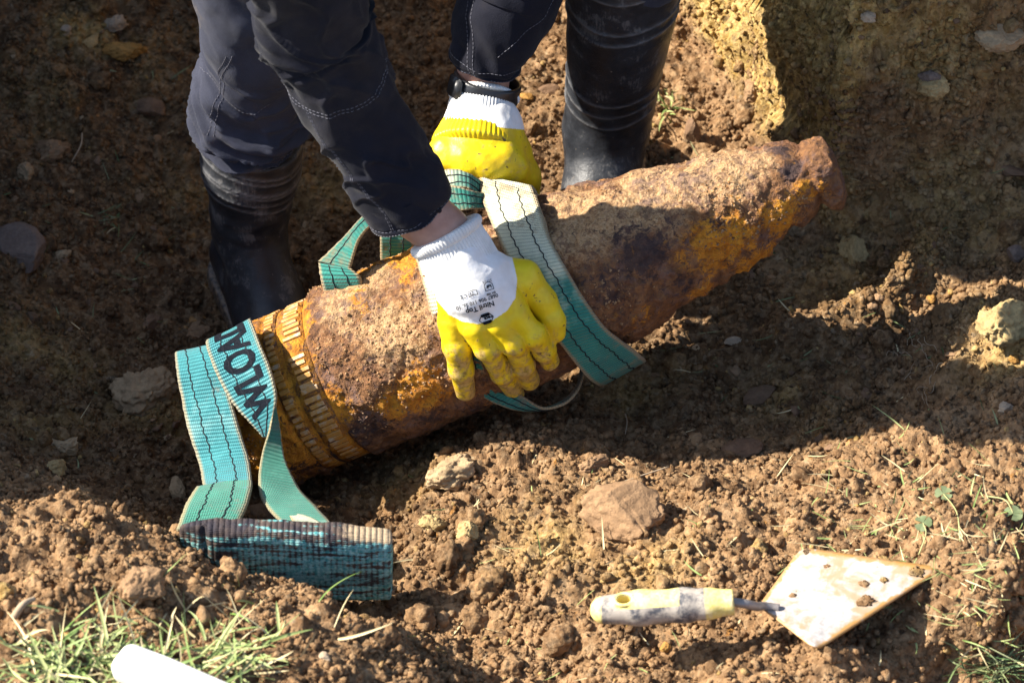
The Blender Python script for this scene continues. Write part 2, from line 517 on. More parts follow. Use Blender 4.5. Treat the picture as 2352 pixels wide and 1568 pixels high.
disp += (0.4 + 0.6 * CRUMB) * BIG * 0.020 * bumps(WP * 17, 11)
disp += 0.0060 * np.abs(fbm(WP * 32, 3, 303)) * (0.5 + 0.5 * (1 - CRUMB)) - 0.002
CRUMB = CRUMB * PATCH
disp += CRUMB * (0.013 * bumps(WP * 30, 3) * smooth(-0.1, 0.5, fbm(Pn * 10, 2, 9)) + 0.0078 * (bumps(WP * 110, 4) - 0.3) + 0.0048 * (bumps(WP * 205, 5) - 0.3))
disp += (1 - CRUMB) * 0.0055 * bumps(WP * 60, 6)
# ragged ridges of crumbling soil, added so that they rise into the light
def ridge(pts, w, hgt):
    C = np.array(pts); best = np.full(X.shape, 9.0)
    for a, b in zip(C[:-1], C[1:]):
        ab = b[:2] - a[:2]; L = ab @ ab
        t = np.clip(((X - a[0]) * ab[0] + (Y - a[1]) * ab[1]) / L, 0, 1)
        best = np.minimum(best, np.hypot(X - a[0] - t * ab[0], Y - a[1] - t * ab[1]))
    return hgt * np.exp(-(best / w)**2)
P3 = Pn + Nn * (disp * dmask)[..., None]
P3[..., 2] += ridge([atz(1800,780,-.09), atz(1950,745,-.08), atz(2050,720,-.08), atz(2090,660,-.07), atz(2130,590,-.06)], 0.024, 0.045)
P3[..., 2] += ridge([atz(2160,860,-.02), atz(2200,790,-.0), atz(2290,740,.03)], 0.03, 0.03)
nx_, ny_ = X.shape
gi = np.arange(nx_ * ny_).reshape(nx_, ny_)
gq = np.stack([gi[:-1, :-1], gi[1:, :-1], gi[1:, 1:], gi[:-1, 1:]], -1).reshape(-1, 4)
gme = fast_mesh("ground", P3.reshape(-1, 3), gq)
M_SOIL = soil_material("soil")
M_CRUMB = soil_material("crumbled_soil")
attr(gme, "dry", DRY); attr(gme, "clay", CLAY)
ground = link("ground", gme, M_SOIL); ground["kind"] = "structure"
# ray test against the finished ground
_ix = np.where((gx > -0.95) & (gx < 0.95))[0]; _iy = np.where((gy > -0.9) & (gy < 1.1))[0]
_sub = gi[np.ix_(_ix[::2], _iy[::2])]
_sv = P3.reshape(-1, 3)[_sub.ravel()]
_k = np.arange(_sub.size).reshape(_sub.shape)
_sf = np.stack([_k[:-1, :-1], _k[1:, :-1], _k[1:, 1:], _k[:-1, 1:]], -1).reshape(-1, 4)
G_BVH = BVHTree.FromPolygons([tuple(v) for v in _sv.tolist()], [tuple(f) for f in _sf.tolist()])
def hit_ground(px, py):
    r = G_BVH.ray_cast(Vector(EYE), Vector(viewdir(px, py)))
    return (np.array(r[0]), np.array(r[1])) if r[0] is not None else (None, None)
def ground_z(x, y):
    r = G_BVH.ray_cast(Vector((x, y, 3.0)), Vector((0, 0, -1)))
    return r[0][2] if r[0] is not None else float(ground_base(np.array([x]), np.array([y]))[0][0])
def grid_sample(A, x, y):
    i = np.clip(np.searchsorted(gx, x), 0, nx_ - 1); j = np.clip(np.searchsorted(gy, y), 0, ny_ - 1)
    return A[i, j]

# ------------------------------------------------------------------ loose crumbs of soil
def ico(sub=1):
    bm = bmesh.new(); bmesh.ops.create_icosphere(bm, subdivisions=sub, radius=1.0)
    v = np.array([x.co[:] for x in bm.verts]); f = np.array([[l.index for l in p.verts] for p in bm.faces], np.int32); bm.free()
    return v, f
def scatter_crumbs(name, n, rmin, rmax, weight, sub, seed, power=2.2):
    rng = np.random.default_rng(seed)
    bv, bf = ico(sub)
    ii = np.where((gx > -0.66) & (gx < 0.66))[0]; jj = np.where((gy > -0.60) & (gy < 0.80))[0]
    W = weight[np.ix_(ii, jj)].ravel(); W = W / W.sum()
    pick = rng.choice(W.size, n, p=W)
    I = ii[pick // len(jj)]; J = jj[pick % len(jj)]
    c = P3[I, J] + Nn[I, J] * 0.0; nrm = Nn[I, J]
    r = rmin + (rmax - rmin) * rng.random(n)**power
    # random rotation by random orthonormal frames, uneven scale
    q = rng.normal(size=(n, 4)); q /= np.linalg.norm(q, axis=1)[:, None]
    w, x, y, z = q.T
    R = np.stack([np.stack([1-2*(y*y+z*z), 2*(x*y-z*w), 2*(x*z+y*w)], -1), np.stack([2*(x*y+z*w), 1-2*(x*x+z*z), 2*(y*z-x*w)], -1),
                  np.stack([2*(x*z-y*w), 2*(y*z+x*w), 1-2*(x*x+y*y)], -1)], 1)
    S = 0.65 + 0.6 * rng.random((n, 3))
    jit = 1 + 0.30 * rng.normal(size=(n, len(bv), 1)).clip(-1.6, 1.6)
    if sub > 1:   # larger clods: knobbly rather than spiky
        K = rng.normal(size=(n, 3, 3)) * 2.2; ph = rng.random((n, 3)) * 6.28
        jit = 1 + 0.16 * np.sin(np.einsum('vj,nkj->nvk', bv, K) + ph[:, None, :]).sum(-1)[..., None] + 0.10 * rng.normal(size=(n, len(bv), 1)).clip(-1.6, 1.6)
    if sub > 2:
        off = rng.random((n, 1, 3)) * 50
        jit = 1 + 0.30 * fbm(bv[None] * 1.4 + off, 3, 401)[..., None] + 0.16 * (bumps(bv[None] * 4.0 + off, 402) - .3)[..., None] + 0.07 * (bumps(bv[None] * 9.0 + off, 403) - .3)[..., None]
    V = (bv[None] * jit) * S[:, None, :] * r[:, None, None]
    V = np.einsum('nij,nvj->nvi', R, V) + (c + nrm * (r * 0.25)[:, None])[:, None, :]
    F = (bf[None] + (np.arange(n) * len(bv))[:, None, None]).reshape(-1, 3)
    me = fast_mesh(name, V.reshape(-1, 3), F)
    jd = 0.22 * rng.normal(size=n); jc = rng.random(n)
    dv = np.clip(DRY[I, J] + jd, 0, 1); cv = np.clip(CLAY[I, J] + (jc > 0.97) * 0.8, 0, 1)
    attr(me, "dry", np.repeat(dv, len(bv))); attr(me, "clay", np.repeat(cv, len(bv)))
    o = link(name, me, M_CRUMB, shade=(sub > 1)); o["kind"] = "stuff"
    return o
slopefac = np.clip(Nn[..., 2], 0.15, 1) if False else 1.0
vis = dmask * (1 - 0.5 * smooth(0.15, 0.6, BLK))
clump = smooth(-0.3, 0.7, fbm(Pn * 12, 3, 77))**1.5
cellA = np.gradient(X, axis=0) * np.gradient(Y, axis=1)
dens = cellA * vis * (0.22 + CRUMB * clump) / np.clip(Nn[..., 2], 0.2, 1)
scatter_crumbs("soil_crumbs", 85000, 0.0009, 0.0048, dens, 1, 5, power=3.0)
scatter_crumbs("soil_clods", 1300, 0.003, 0.0085, dens, 2, 6, power=3.5)
scatter_crumbs("soil_lumps", 170, 0.007, 0.017, dens, 4, 8, power=2.0)

# ================================================================== THE RUSTED SHELL
def shell_material():
    N = NT("rusted_steel"); oc = N.pos()
    big = N.noise(16, 6, 0.62); mid = N.noise(70, 6, 0.7); fine = N.noise(330, 3, 0.7); pit = N.noise(130, 4, 0.75, dist=0.8)
    base = N.mix(N.ramp(mid, 0.3, 0.7), (0.12, 0.050, 0.022), (0.32, 0.155, 0.062))
    tan = N.mix(N.ramp(fine, 0.3, 0.7), (0.36, 0.20, 0.085), (0.58, 0.38, 0.20))
    org = N.mix(N.ramp(mid, 0.32, 0.68), (0.38, 0.13, 0.010), (0.70, 0.31, 0.030))
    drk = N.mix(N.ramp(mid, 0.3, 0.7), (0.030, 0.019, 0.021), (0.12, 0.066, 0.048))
    gry = N.mix(N.ramp(fine, 0.35, 0.65), (0.36, 0.32, 0.33), (0.62, 0.58, 0.56))
    def k(a, lo, hi):   # zone edged by noise
        return N.ramp(N.math('ADD', N.math('ADD', N.attr(a), N.math('MULTIPLY', N.math('SUBTRACT', N.noise(110, 6, 0.75, dist=0.6), 0.5), 2.0)), N.math('MULTIPLY', N.math('SUBTRACT', big, 0.5), 1.3)), lo, hi)
    c = N.mix(k("mud", 0.25, 0.75), base, tan)
    c = N.mix(N.ramp(N.noise(85, 5, 0.72, dist=.5), 0.52, 0.60, 0, 0.7), c, (0.15, 0.075, 0.045))
    c = N.mix(N.ramp(N.noise(24, 6, 0.75, dist=.4), 0.50, 0.64, 0, 0.7), c, N.mix(fine, (0.09, 0.05, 0.045), (0.24, 0.16, 0.14)))
    c = N.mix(k("grey", 0.95, 1.4), c, gry)
    c = N.mix(k("ochre", 0.40, 0.70), c, org)
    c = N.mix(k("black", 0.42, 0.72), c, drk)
    c = N.mix(N.ramp(pit, 0.56, 0.66, 0, 0.85), c, (0.055, 0.03, 0.028))
    c = N.mix(N.ramp(N.noise(45, 5, 0.7, dist=0.4), 0.62, 0.70, 0, 0.55), c, (0.46, 0.20, 0.03))
    h = N.math('ADD', N.math('MULTIPLY', fine, 0.5), N.math('ADD', mid, N.math('MULTIPLY', pit, -0.8)))
    return N.done(c, N.ramp(mid, 0.3, 0.7, 0.6, 0.95), N.bump(h, 1.0, 0.006), 0.3)
M_SHELL = shell_material()
def copper_material():
    N = NT("worn_band_metal"); n1 = N.noise(90, 4, 0.65); n2 = N.noise(600, 2, 0.6)
    c = N.mix(N.ramp(n1, 0.26, 0.54), N.mix(n2, (0.36, 0.27, 0.17), (0.56, 0.48, 0.36)), (0.46, 0.22, 0.045))
    return N.done(c, 0.5, N.bump(n2, 0.3, 0.001), 0.5, Metallic=0.15)
M_BAND = copper_material()

shell = thing("artillery_shell", "large rusted artillery shell lying in the pit, nose raised to the right", "artillery shell", SH_B)
SX = norm(np.cross(SH_A, np.array([0, 0, 1.0]))); SY = np.cross(SX, SH_A)   # SX points to the camera side, SY up
if SX @ TOC < 0: SX, SY = -SX, SY
SY = np.cross(SH_A, SX); SY = SY if SY[2] > 0 else -SY
nr, ns = 430, 330
us = np.linspace(0, 1, nr)
th = np.arange(ns) / ns * 2 * math.pi
U, TH = np.meshgrid(us, th, indexing='ij')
dirs = np.cos(TH)[..., None] * SX + np.sin(TH)[..., None] * SY
R0 = sh_prof(U)
P0 = SH_B + (U * SH_L)[..., None] * SH_A + R0[..., None] * dirs
BAND0, BAND1, BANDM = 0.155, 0.219, 0.179      # the band: start, end and the groove between its two rings (fractions of the length)
inband = smooth(BAND0 - 0.008, BAND0, U) * (1 - smooth(BAND1, BAND1 + 0.008, U))
crust = 0.0036 * fbm(P0 * 28, 4, 41) + 0.0026 * np.maximum(0, fbm(P0 * 12, 3, 43)) + 0.0014 * fbm(P0 * 110, 3, 44)
flake = smooth(0.05, 0.12, fbm(P0 * 17 + 3, 4, 47)) * 0.0028 + smooth(0.1, 0.16, fbm(P0 * 36 + 8, 4, 48)) * 0.0018
nose = smooth(0.90, 0.97, U)
gouge = nose * (0.004 * fbm(P0 * 40, 3, 50) - 0.001)
ringcut = -0.003 * np.exp(-((U - 0.955) / 0.010)**2) * smooth(-0.3, 0.3, vnoise(P0 * 20, 3))
under = smooth(0.0, -0.75, np.sin(TH)) * smooth(0.55, 0.75, U)
scales = under * 0.006 * np.maximum(0, fbm(np.stack([U * 26, TH * 2.0, 0 * U], -1), 3, 53))
d = (crust + flake) * (1 - inband) + gouge + ringcut + scales - inband * 0.0025
d += 0.0015 * bumps(P0 * 120, 8) * smooth(0.0, 0.6, fbm(P0 * 9, 2, 55)) * (1 - inband)
P1 = P0 + d[..., None] * dirs
vi = np.arange(nr * ns).reshape(nr, ns)
q = np.stack([vi[:-1], np.roll(vi, -1, 1)[:-1], np.roll(vi, -1, 1)[1:], vi[1:]], -1).reshape(-1, 4)
V = P1.reshape(-1, 3); F = [q]
capsV = [SH_B - SH_A * 0.0, SH_N - SH_A * 0.012]
V = np.vstack([V, capsV])
F.append(np.stack([np.full(ns, nr*ns), np.roll(vi[0], -1), vi[0]], -1))
F.append(np.stack([np.full(ns, nr*ns+1), vi[-1], np.roll(vi[-1], -1)], -1))
tst = np.cross(P1[0, 1] - P1[0, 0], P1[20, 0] - P1[0, 0]) @ dirs[0, 0]
if tst < 0: F = [f[:, ::-1].copy() for f in F]
me = fast_mesh("shell_body", V - SH_B, F)
def zones(lst):
    a = np.zeros(len(V))
    for px, py, r, w in lst:
        t = on_shell(px, py, 0.0); c = at(px, py, t)
        a = np.maximum(a, w * np.exp(-((V - c)**2).sum(-1) / (r / 2150.0)**2))
    return a
uflat = np.append(U.ravel(), [0, 1])
attr(me, "ochre", 0.42 * smooth(0.30, 0.16, uflat) + zones([(800,620,60,1.3),(870,605,70,1.3),(950,590,60,1.2),(650,700,60,1.0),(600,800,70,.8),(640,860,80,.8),(690,740,60,.6),(640,1010,110,1),(720,1000,90,1),(760,940,70,.8),(960,900,75,1),(900,925,60,.9),(1060,885,60,.6),(840,640,60,.5),
                        (930,640,60,.5),(1660,560,95,.95),(1720,590,70,.9),(1580,600,60,.6),(1880,440,45,.6),(1905,350,35,.35),(1845,430,40,.6),(1790,500,70,.8),(1480,720,50,.6),(1600,660,60,.6),(820,700,50,.5)]))
attr(me, "mud", zones([(1340,480,130,1),(1500,430,130,1),(1620,400,120,1),(1250,540,90,.9),(900,770,110,.8),(1000,700,90,.8),(1720,370,70,.9),(780,700,90,.8),(860,640,90,.8),(1100,600,120,.8),(1180,560,100,.9),(1420,500,90,.8),(1130,820,80,.5)]))
attr(me, "grey", zones([(890,800,70,.7),(800,680,50,.7),(1620,380,60,.8),(1340,500,60,.5),(930,830,50,.6),(1690,400,40,.7),(1350,460,60,.4)]))
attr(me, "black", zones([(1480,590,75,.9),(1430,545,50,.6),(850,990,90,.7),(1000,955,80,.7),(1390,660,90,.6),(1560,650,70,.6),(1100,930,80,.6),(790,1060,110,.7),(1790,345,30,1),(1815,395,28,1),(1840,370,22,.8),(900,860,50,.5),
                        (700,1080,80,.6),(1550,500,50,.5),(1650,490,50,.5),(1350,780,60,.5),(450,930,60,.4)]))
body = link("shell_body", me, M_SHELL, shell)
# driving band: two rings set in the waist, each ringed by short raised bars
for a, b, nm in ((BAND0, BANDM - 0.003, "driving_band"), (BANDM + 0.003, BAND1, "driving_band")):
    m = 160; uu = np.array([a, a, b, b]); rr = np.array([SH_R - 0.006, SH_R - 0.0016, SH_R - 0.0016, SH_R - 0.006])
    t2 = np.arange(m) / m * 2 * math.pi
    dr = np.cos(t2)[:, None] * SX + np.sin(t2)[:, None] * SY
    wob = 0.0011 * fbm(np.stack([np.cos(t2) * 9, np.sin(t2) * 9, 0 * t2 + a * 90], -1), 3, 61)
    vv = np.stack([(uu[k] * SH_L) * SH_A + (rr[k] + wob)[:, None] * dr for k in range(4)], 0)
    ix = np.arange(4 * m).reshape(4, m)
    qq = np.stack([ix[:-1], np.roll(ix, -1, 1)[:-1], np.roll(ix, -1, 1)[1:], ix[1:]], -1).reshape(-1, 4)
    bme = fast_mesh(nm, vv.reshape(-1, 3), qq)
    for z in ("mud", "grey", "black"): attr(bme, z, np.zeros(4 * m))
    attr(bme, "ochre", np.full(4 * m, 0.62))
    band = link(nm, bme, M_SHELL, shell)
    # one raised bar, copied round the ring
    L = (b - a) * SH_L * 0.80; wdt = 0.0058; hgt = 0.0022
    bm = bmesh.new(); bmesh.ops.create_cube(bm, size=1.0)
    for v in bm.verts: v.co = (v.co.x * L * (0.97 if v.co.z > 0 else 1.0), v.co.y * wdt * (0.80 if v.co.z > 0 else 1.0), v.co.z * hgt)
    bmesh.ops.bevel(bm, geom=bm.edges[:], offset=0.0004, segments=1, affect='EDGES')
    rme = bpy.data.meshes.new("band_ridge"); bm.to_mesh(rme); bm.free(); rme.materials.append(M_BAND)
    nrid = 72
    for k in range(nrid):
        ang = k / nrid * 2 * math.pi + 0.02 * random.uniform(-1, 1)
        dd = math.cos(ang) * SX + math.sin(ang) * SY
        if dd @ TOC < -0.35 or random.random() < 0.05: continue
        tt = np.cross(dd, SH_A)
        sink = 0.0004 + 0.0014 * smooth(0.25, -0.6, math.sin(ang)) + random.uniform(0, .0009)
        p = ((a + b) / 2 * SH_L + random.uniform(-.0008, .0008)) * SH_A + (SH_R - 0.0014 + hgt / 2 - sink) * dd
        o = bpy.data.objects.new("band_ridge", rme); COL.objects.link(o)
        o.matrix_local = Matrix((( SH_A[0], tt[0], dd[0], p[0]), (SH_A[1], tt[1], dd[1], p[1]), (SH_A[2], tt[2], dd[2], p[2]), (0, 0, 0, 1))) @ Matrix.Diagonal((random.uniform(.72, 1.02), random.uniform(.85, 1.15), 1, 1))
        o.parent = band
# loose rust and dried mud caught on the shell
rng = np.random.default_rng(3)
bv, bf = ico(1)
cand = np.argwhere((dirs @ TOC > -0.2) & (inband < 0.1))
wts = (smooth(-0.3, 0.6, fbm(P0 * 13, 3, 71)) * smooth(-0.3, 0.5, dirs[..., 2]))[cand[:, 0], cand[:, 1]]
pk = cand[rng.choice(len(cand), 2600, p=wts / wts.sum())]
vs = []
rr = 0.0005 + 0.0014 * rng.random(len(pk))**2.5
cc = P1[pk[:, 0], pk[:, 1]] - SH_B
VV = (bv[None] * (1 + .25 * rng.normal(size=(len(pk), len(bv), 1)))) * rr[:, None, None] + cc[:, None, :]
FF = (bf[None] + (np.arange(len(pk)) * len(bv))[:, None, None]).reshape(-1, 3)
gm = fast_mesh("rust_grains", VV.reshape(-1, 3), FF)
for z, val in (("mud", 0.6), ("grey", 0), ("black", 0)): attr(gm, z, np.full(len(gm.vertices), val))
attr(gm, "ochre", np.repeat((rng.random(len(pk)) < .15) * 0.3, len(bv)))
g_o = link("rust_grains", gm, M_SHELL, shell); g_o["kind"] = "stuff"

# ================================================================== WEBBING SLINGS
def web_material(name, teal, pale, dirt, aged):
    """woven polyester: ribs across the webbing, warp along it, dirt and bleaching by place"""
    N = NT(name); uv = N.sep(N.uv()); u, v = uv[0], uv[1]
    rib = N.math('ABSOLUTE', N.math('SINE', N.math('MULTIPLY', u, math.pi / 0.0042)))
    warp = N.math('ABSOLUTE', N.math('SINE', N.math('MULTIPLY', v, math.pi * 26)))
    n1 = N.noise(42, 5, 0.65); n2 = N.noise(200, 3, 0.6); n3 = N.noise(14, 4, 0.6)
    fade = N.math('ADD', N.attr("fade"), N.math('MULTIPLY', N.math('SUBTRACT', n1, 0.5), 0.9))
    c = N.mix(N.ramp(n1, 0.3, 0.7), tuple(0.75 * t for t in teal), teal)
    c = N.mix(N.ramp(fade, 0.3, 0.8), c, pale)
    c = N.mix(N.math('MULTIPLY', rib, 0.35), N.mix(0.5, c, tuple(0.35 * t for t in teal)), c) if False else c
    c = N.mix(N.ramp(rib, 0.0, 0.45, 0.45, 0.0), c, tuple(0.30 * t for t in teal))
    # grime worked into the weave
    dm = N.math('ADD', N.math('ADD', N.attr("grime"), 0.10), N.math('MULTIPLY', N.math('SUBTRACT', N.noise(48, 6, 0.75), 0.5), 2.0))
    c = N.mix(N.ramp(dm, 0.35, 0.85, 0.0, 0.8), c, dirt)
    edge = N.math('ABSOLUTE', N.math('SUBTRACT', v, 0.5))
    c = N.mix(N.math('MULTIPLY', N.ramp(edge, 0.40, 0.49), aged), c, (0.34, 0.25, 0.13))
    h = N.math('ADD', N.math('MULTIPLY', rib, 1.0), N.math('ADD', N.math('MULTIPLY', warp, 0.45), N.math('MULTIPLY', n2, 0.3)))
    return N.done(c, 0.62, N.bump(h, 0.9, 0.0012), 0.35, Sheen_Weight=0.15)
M_TEAL = web_material("teal_webbing", (0.036, 0.245, 0.27), (0.24, 0.40, 0.38), (0.19, 0.135, 0.09), 0.8)
M_AGED = web_material("faded_green_webbing", (0.018, 0.24, 0.19), (0.64, 0.65, 0.47), (0.26, 0.17, 0.085), 0.95)
def plain(name, col, rough=0.8, bump=None, spec=0.3, **kw):
    N = NT(name); n = N.noise(bump or 200, 4, 0.65); n2 = N.noise(30, 4, 0.6)
    c = N.mix(N.ramp(n2, 0.3, 0.7), tuple(0.8 * t for t in col), tuple(min(1, 1.12 * t) for t in col))
    return N.done(c, rough, N.bump(n, 0.35, 0.0012), spec, **kw)
M_THREAD = plain("black_thread", (0.012, 0.013, 0.018), 0.8)

class Web:
    """a length of webbing between a left and a right edge given as points in space"""
    def __init__(self, Lp, Rp, n=None, thick=0.0030, m=12, crown=0.0):
        k = max(len(Lp), len(Rp)); n = n or max(24, 12 * k)
        self.L = crom(Lp, n); self.R = crom(Rp, n); self.n = n; self.m = m; self.th = thick
        mid = (self.L + self.R) / 2
        self.s = np.concatenate([[0], np.cumsum(np.linalg.norm(np.diff(mid, axis=0), axis=1))])
        w = np.linspace(0, 1, m)
        G = self.L[:, None] * (1 - w)[None, :, None] + self.R[:, None] * w[None, :, None]
        A = np.gradient(G, axis=0); B = np.gradient(G, axis=1)
        Nn = np.cross(A, B); Nn /= np.linalg.norm(Nn, axis=-1)[..., None] + 1e-12
        if (Nn[n // 4:3 * n // 4] @ TOC).mean() < 0: Nn = -Nn; self.flip = True
        else: self.flip = False
        # slight ripple, so that the two faces are not ruled surfaces
        G = G + Nn * (0.0022 * fbm(G * 24, 2, 91))[..., None] + Nn * (crown * (1 - (2 * w - 1)**2))[None, :, None]
        self.G = G; self.N = Nn
    def ev(self, u, v, off):
        """point at distance u along, share v across, off above the camera-side face"""
        i = np.interp(u, self.s, np.arange(self.n)); j = np.asarray(v) * (self.m - 1)
        i0 = np.clip(i.astype(int), 0, self.n - 2); j0 = np.clip(j.astype(int), 0, self.m - 2)
        fi = (i - i0)[..., None]; fj = (j - j0)[..., None]
        def bil(A): return (A[i0, j0] * (1 - fi) + A[i0 + 1, j0] * fi) * (1 - fj) + (A[i0, j0 + 1] * (1 - fi) + A[i0 + 1, j0 + 1] * fi) * fj
        nn = bil(self.N); nn /= np.linalg.norm(nn, axis=-1)[..., None] + 1e-12
        off = np.asarray(off, float)[..., None] if np.ndim(off) else off
        return bil(self.G) + nn * (self.th / 2 + off)
    def build(self, name, mat, parent, fade=None, grime=None, lines=(0.3, 0.7), both=False):
        n, m = self.n, self.m
        top = self.G + self.N * self.th / 2; bot = self.G - self.N * self.th / 2
        # frayed selvedge
        fr = 0.0006 * vnoise(top * 400, 5)
        for side, sgn in ((0, -1), (m - 1, 1)):
            across = (self.R - self.L) / np.linalg.norm(self.R - self.L, axis=1)[:, None]
            top[:, side] += across * sgn * fr[:, side, None]
        V = np.vstack([top.reshape(-1, 3), bot.reshape(-1, 3)])
        a = np.arange(n * m).reshape(n, m); b = a + n * m
        q1 = np.stack([a[:-1, :-1], a[1:, :-1], a[1:, 1:], a[:-1, 1:]], -1).reshape(-1, 4)
        q2 = np.stack([b[:-1, :-1], b[:-1, 1:], b[1:, 1:], b[1:, :-1]], -1).reshape(-1, 4)
        sides = []
        for k in (0, m - 1):
            sides.append(np.stack([a[:-1, k], a[1:, k], b[1:, k], b[:-1, k]], -1))
        for k in (0, n - 1):
            sides.append(np.stack([a[k, :-1], a[k, 1:], b[k, 1:], b[k, :-1]], -1))
        Q = np.vstack([q1, q2] + sides)
        loc = np.array(parent.location)
        me = fast_mesh(name, V - loc, Q)
        uvg = np.stack(np.broadcast_arrays(self.s[:, None], np.linspace(0, 1, m)[None, :]), -1).reshape(-1, 2)
        uvv = np.vstack([uvg, uvg])
        lay = me.uv_layers.new(name="UVMap")
        li = np.zeros(len(me.loops), np.int32); me.loops.foreach_get("vertex_index", li)
        lay.data.foreach_set("uv", uvv[li].astype(np.float32).ravel())
        f = np.interp(self.s / self.s[-1], np.linspace(0, 1, len(fade)), fade) if fade is not None else np.zeros(n)
        g = np.interp(self.s / self.s[-1], np.linspace(0, 1, len(grime)), grime) if grime is not None else np.full(n, 0.25)
        attr(me, "fade", np.tile(np.repeat(f, m), 2)); attr(me, "grime", np.tile(np.repeat(g, m), 2))
        o = link(name, me, mat, parent)
        bm = bmesh.new(); bm.from_mesh(me); bmesh.ops.recalc_face_normals(bm, faces=bm.faces[:]); bm.to_mesh(me); bm.free()
        for v in lines:
            nn_ = int(self.s[-1] / 0.0022); u = np.linspace(0.001, self.s[-1] - 0.001, max(nn_, 8))
            vv = v + 0.018 * np.sign(np.sin(u / 0.0105 * 2 * math.pi)) * (0.5 + 0.5 * np.abs(np.sin(u / 0.0105 * 2 * math.pi))) * 0.7 + 0.020 * vnoise(np.stack([u * 60 + v * 9, 0 * u, 0 * u], -1), 3)
            for off in ((0.0002, -self.th - 0.0002) if both else (0.0002,)):
                tm = tube_mesh("stitching", self.ev(u, vv, off) - loc, 0.00065, 5)
                link("stitching", tm, M_THREAD, o)
        return o

def S(pts, off=0.009, dt=0.0):
    """edge that lies on the shell: picture points carried onto its surface"""
    return [at(x, y, on_shell(x, y, off) + dt) for x, y in pts]
def A3(pts): return [at(*p) for p in pts]

# --- faded sling round the middle of the shell, held by both hands
s1 = thing("lifting_sling", "faded green and white webbing sling round the shell, held by the gloved hands", "sling", at(1290, 640, .09))
main_L = A3([(1099,406,.045),(1112,470,.072)]) + S([(1150,560),(1190,640),(1232,715),(1290,795)]) + A3([(1352,868,.055),(1385,885,.01)])
main_R = A3([(1231,447,.098),(1248,500,.116)]) + S([(1262,545),(1300,615),(1345,690),(1395,755)]) + A3([(1466,812,.058),(1484,828,.005)])
web_main = Web(main_L, main_R, n=120)
web_main.build("webbing", M_AGED, s1, fade=[1.05, 1.0, .75, .45, .28, .12, .0, -.1], grime=[.55, .3, .12, .05, .12, .2, .25, .4])
# the turn at the top of the loop and the piece that runs back behind the sleeve
web_turn = Web(A3([(1101,408,.044),(1106,401,.034),(1116,420,.024),(1126,450,.018)]), A3([(1228,445,.090),(1222,424,.070),(1232,440,.060),(1240,470,.055)]), n=40)
web_turn.build("webbing", M_AGED, s1, fade=[1.0, 1.0, .9, .7], grime=[.5, .35, .3, .3])
web_back = Web(A3([(1000,392,.050),(1045,389,.060),(1085,404,.060),(1128,440,.035)]), A3([(1010,455,.045),(1050,432,.064),(1085,440,.066),(1120,485,.04)]), n=50)
web_back.build("webbing", M_AGED, s1, fade=[.95, .55, .2, .1], grime=[.1, .15, .2, .3])
web_back2 = Web(A3([(1010,425,.060),(1050,428,.074),(1090,440,.072),(1125,446,.055)]), A3([(1020,490,.055),(1060,484,.072),(1095,480,.072),(1125,482,.055)]), n=40)
web_back2.build("webbing", M_AGED, s1, fade=[.0, .1, .1, .2], grime=[.2, .3, .3, .35])
# the slack on the far side, left of the sleeve
web_far = Web(A3([(735,602,.03),(770,570,.035),(810,525,.04),(845,490,.045),(900,470,.04)]), A3([(805,618,.05),(815,588,.055),(828,548,.055),(862,512,.05),(915,500,.04)]), n=60)
web_far.build("webbing", M_AGED, s1, fade=[-.1, -.1, .0, .3, .4], grime=[.4, .4, .35, .4, .5], lines=(0.35,))
web_far2 = Web(A3([(736,604,.032),(740,640,.034),(748,690,.02)]), A3([(806,616,.052),(828,640,.054),(838,690,.03)]), n=30)
web_far2.build("webbing", M_AGED, s1, fade=[-.1, -.1, -.1], grime=[.25, .1, .1])
web_far3 = Web(A3([(872,520,.015),(873,560,.005),(874,620,-.02)]), A3([(950,520,.015),(950,560,.005),(948,620,-.02)]), n=30)
web_far3.build("webbing", M_AGED, s1, fade=[-.1, -.1, -.1], grime=[.3, .3, .3])
# the fall that comes out under the hand and bellies below the shell
und_L = S([(955,590),(975,660),(998,735),(1028,800)], 0.003) + S([(1062,860)], 0.004) + A3([(1105,905,.055),(1165,935,.045),(1235,944,.035),(1290,922,.02),(1322,890,.005),(1335,850,-.01)])
und_R = S([(1060,570),(1080,640),(1095,720),(1100,790)], 0.003) + S([(1112,842)], 0.004) + A3([(1150,884,.058),(1200,908,.052),(1248,936,.046),(1296,926,.038),(1328,893,.02),(1340,856,.0)])
web_und = Web(und_L, und_R, n=130)
web_und.build("webbing", M_AGED, s1, fade=[1.0, .95, .8, .35, .2, .15, .15, .2, .3], grime=[.1, .1, .1, .15, .25, .3, .35, .6, .8])

# --- teal sling round the base of the shell
s2 = thing("lifting_sling", "bright teal webbing sling with LOAD print round the base of the shell", "sling", at(520, 900, .06))
c1L = A3([(418,826,.0),(404,812,.035),(408,850,.055),(420,930,.07),(440,1010,.085),(458,1070,.10),(466,1112,.125),(470,1128,.15)])
c1R = A3([(470,812,.015),(484,795,.055),(500,830,.075),(530,915,.09),(556,1000,.10),(572,1055,.115),(578,1105,.14),(574,1122,.165)])
web_c1 = Web(c1L, c1R, n=110)
web_c1.build("webbing", M_TEAL, s2, fade=[.15, .05, .1, .3, .45, .25, .1, .0], grime=[.3, .0, .05, .25, .1, .0, .05, .1])
c1bL = A3([(452,1120,.135),(438,1140,.165),(420,1175,.195),(405,1215,.215)])
c1bR = A3([(578,1098,.13),(579,1118,.16),(568,1160,.19),(540,1222,.215)])
web_c1b = Web(c1bL, c1bR, n=50)
M_DULL = web_material("dull_green_webbing", (0.035, 0.24, 0.17), (0.30, 0.42, 0.36), (0.19, 0.15, 0.11), 0.8)
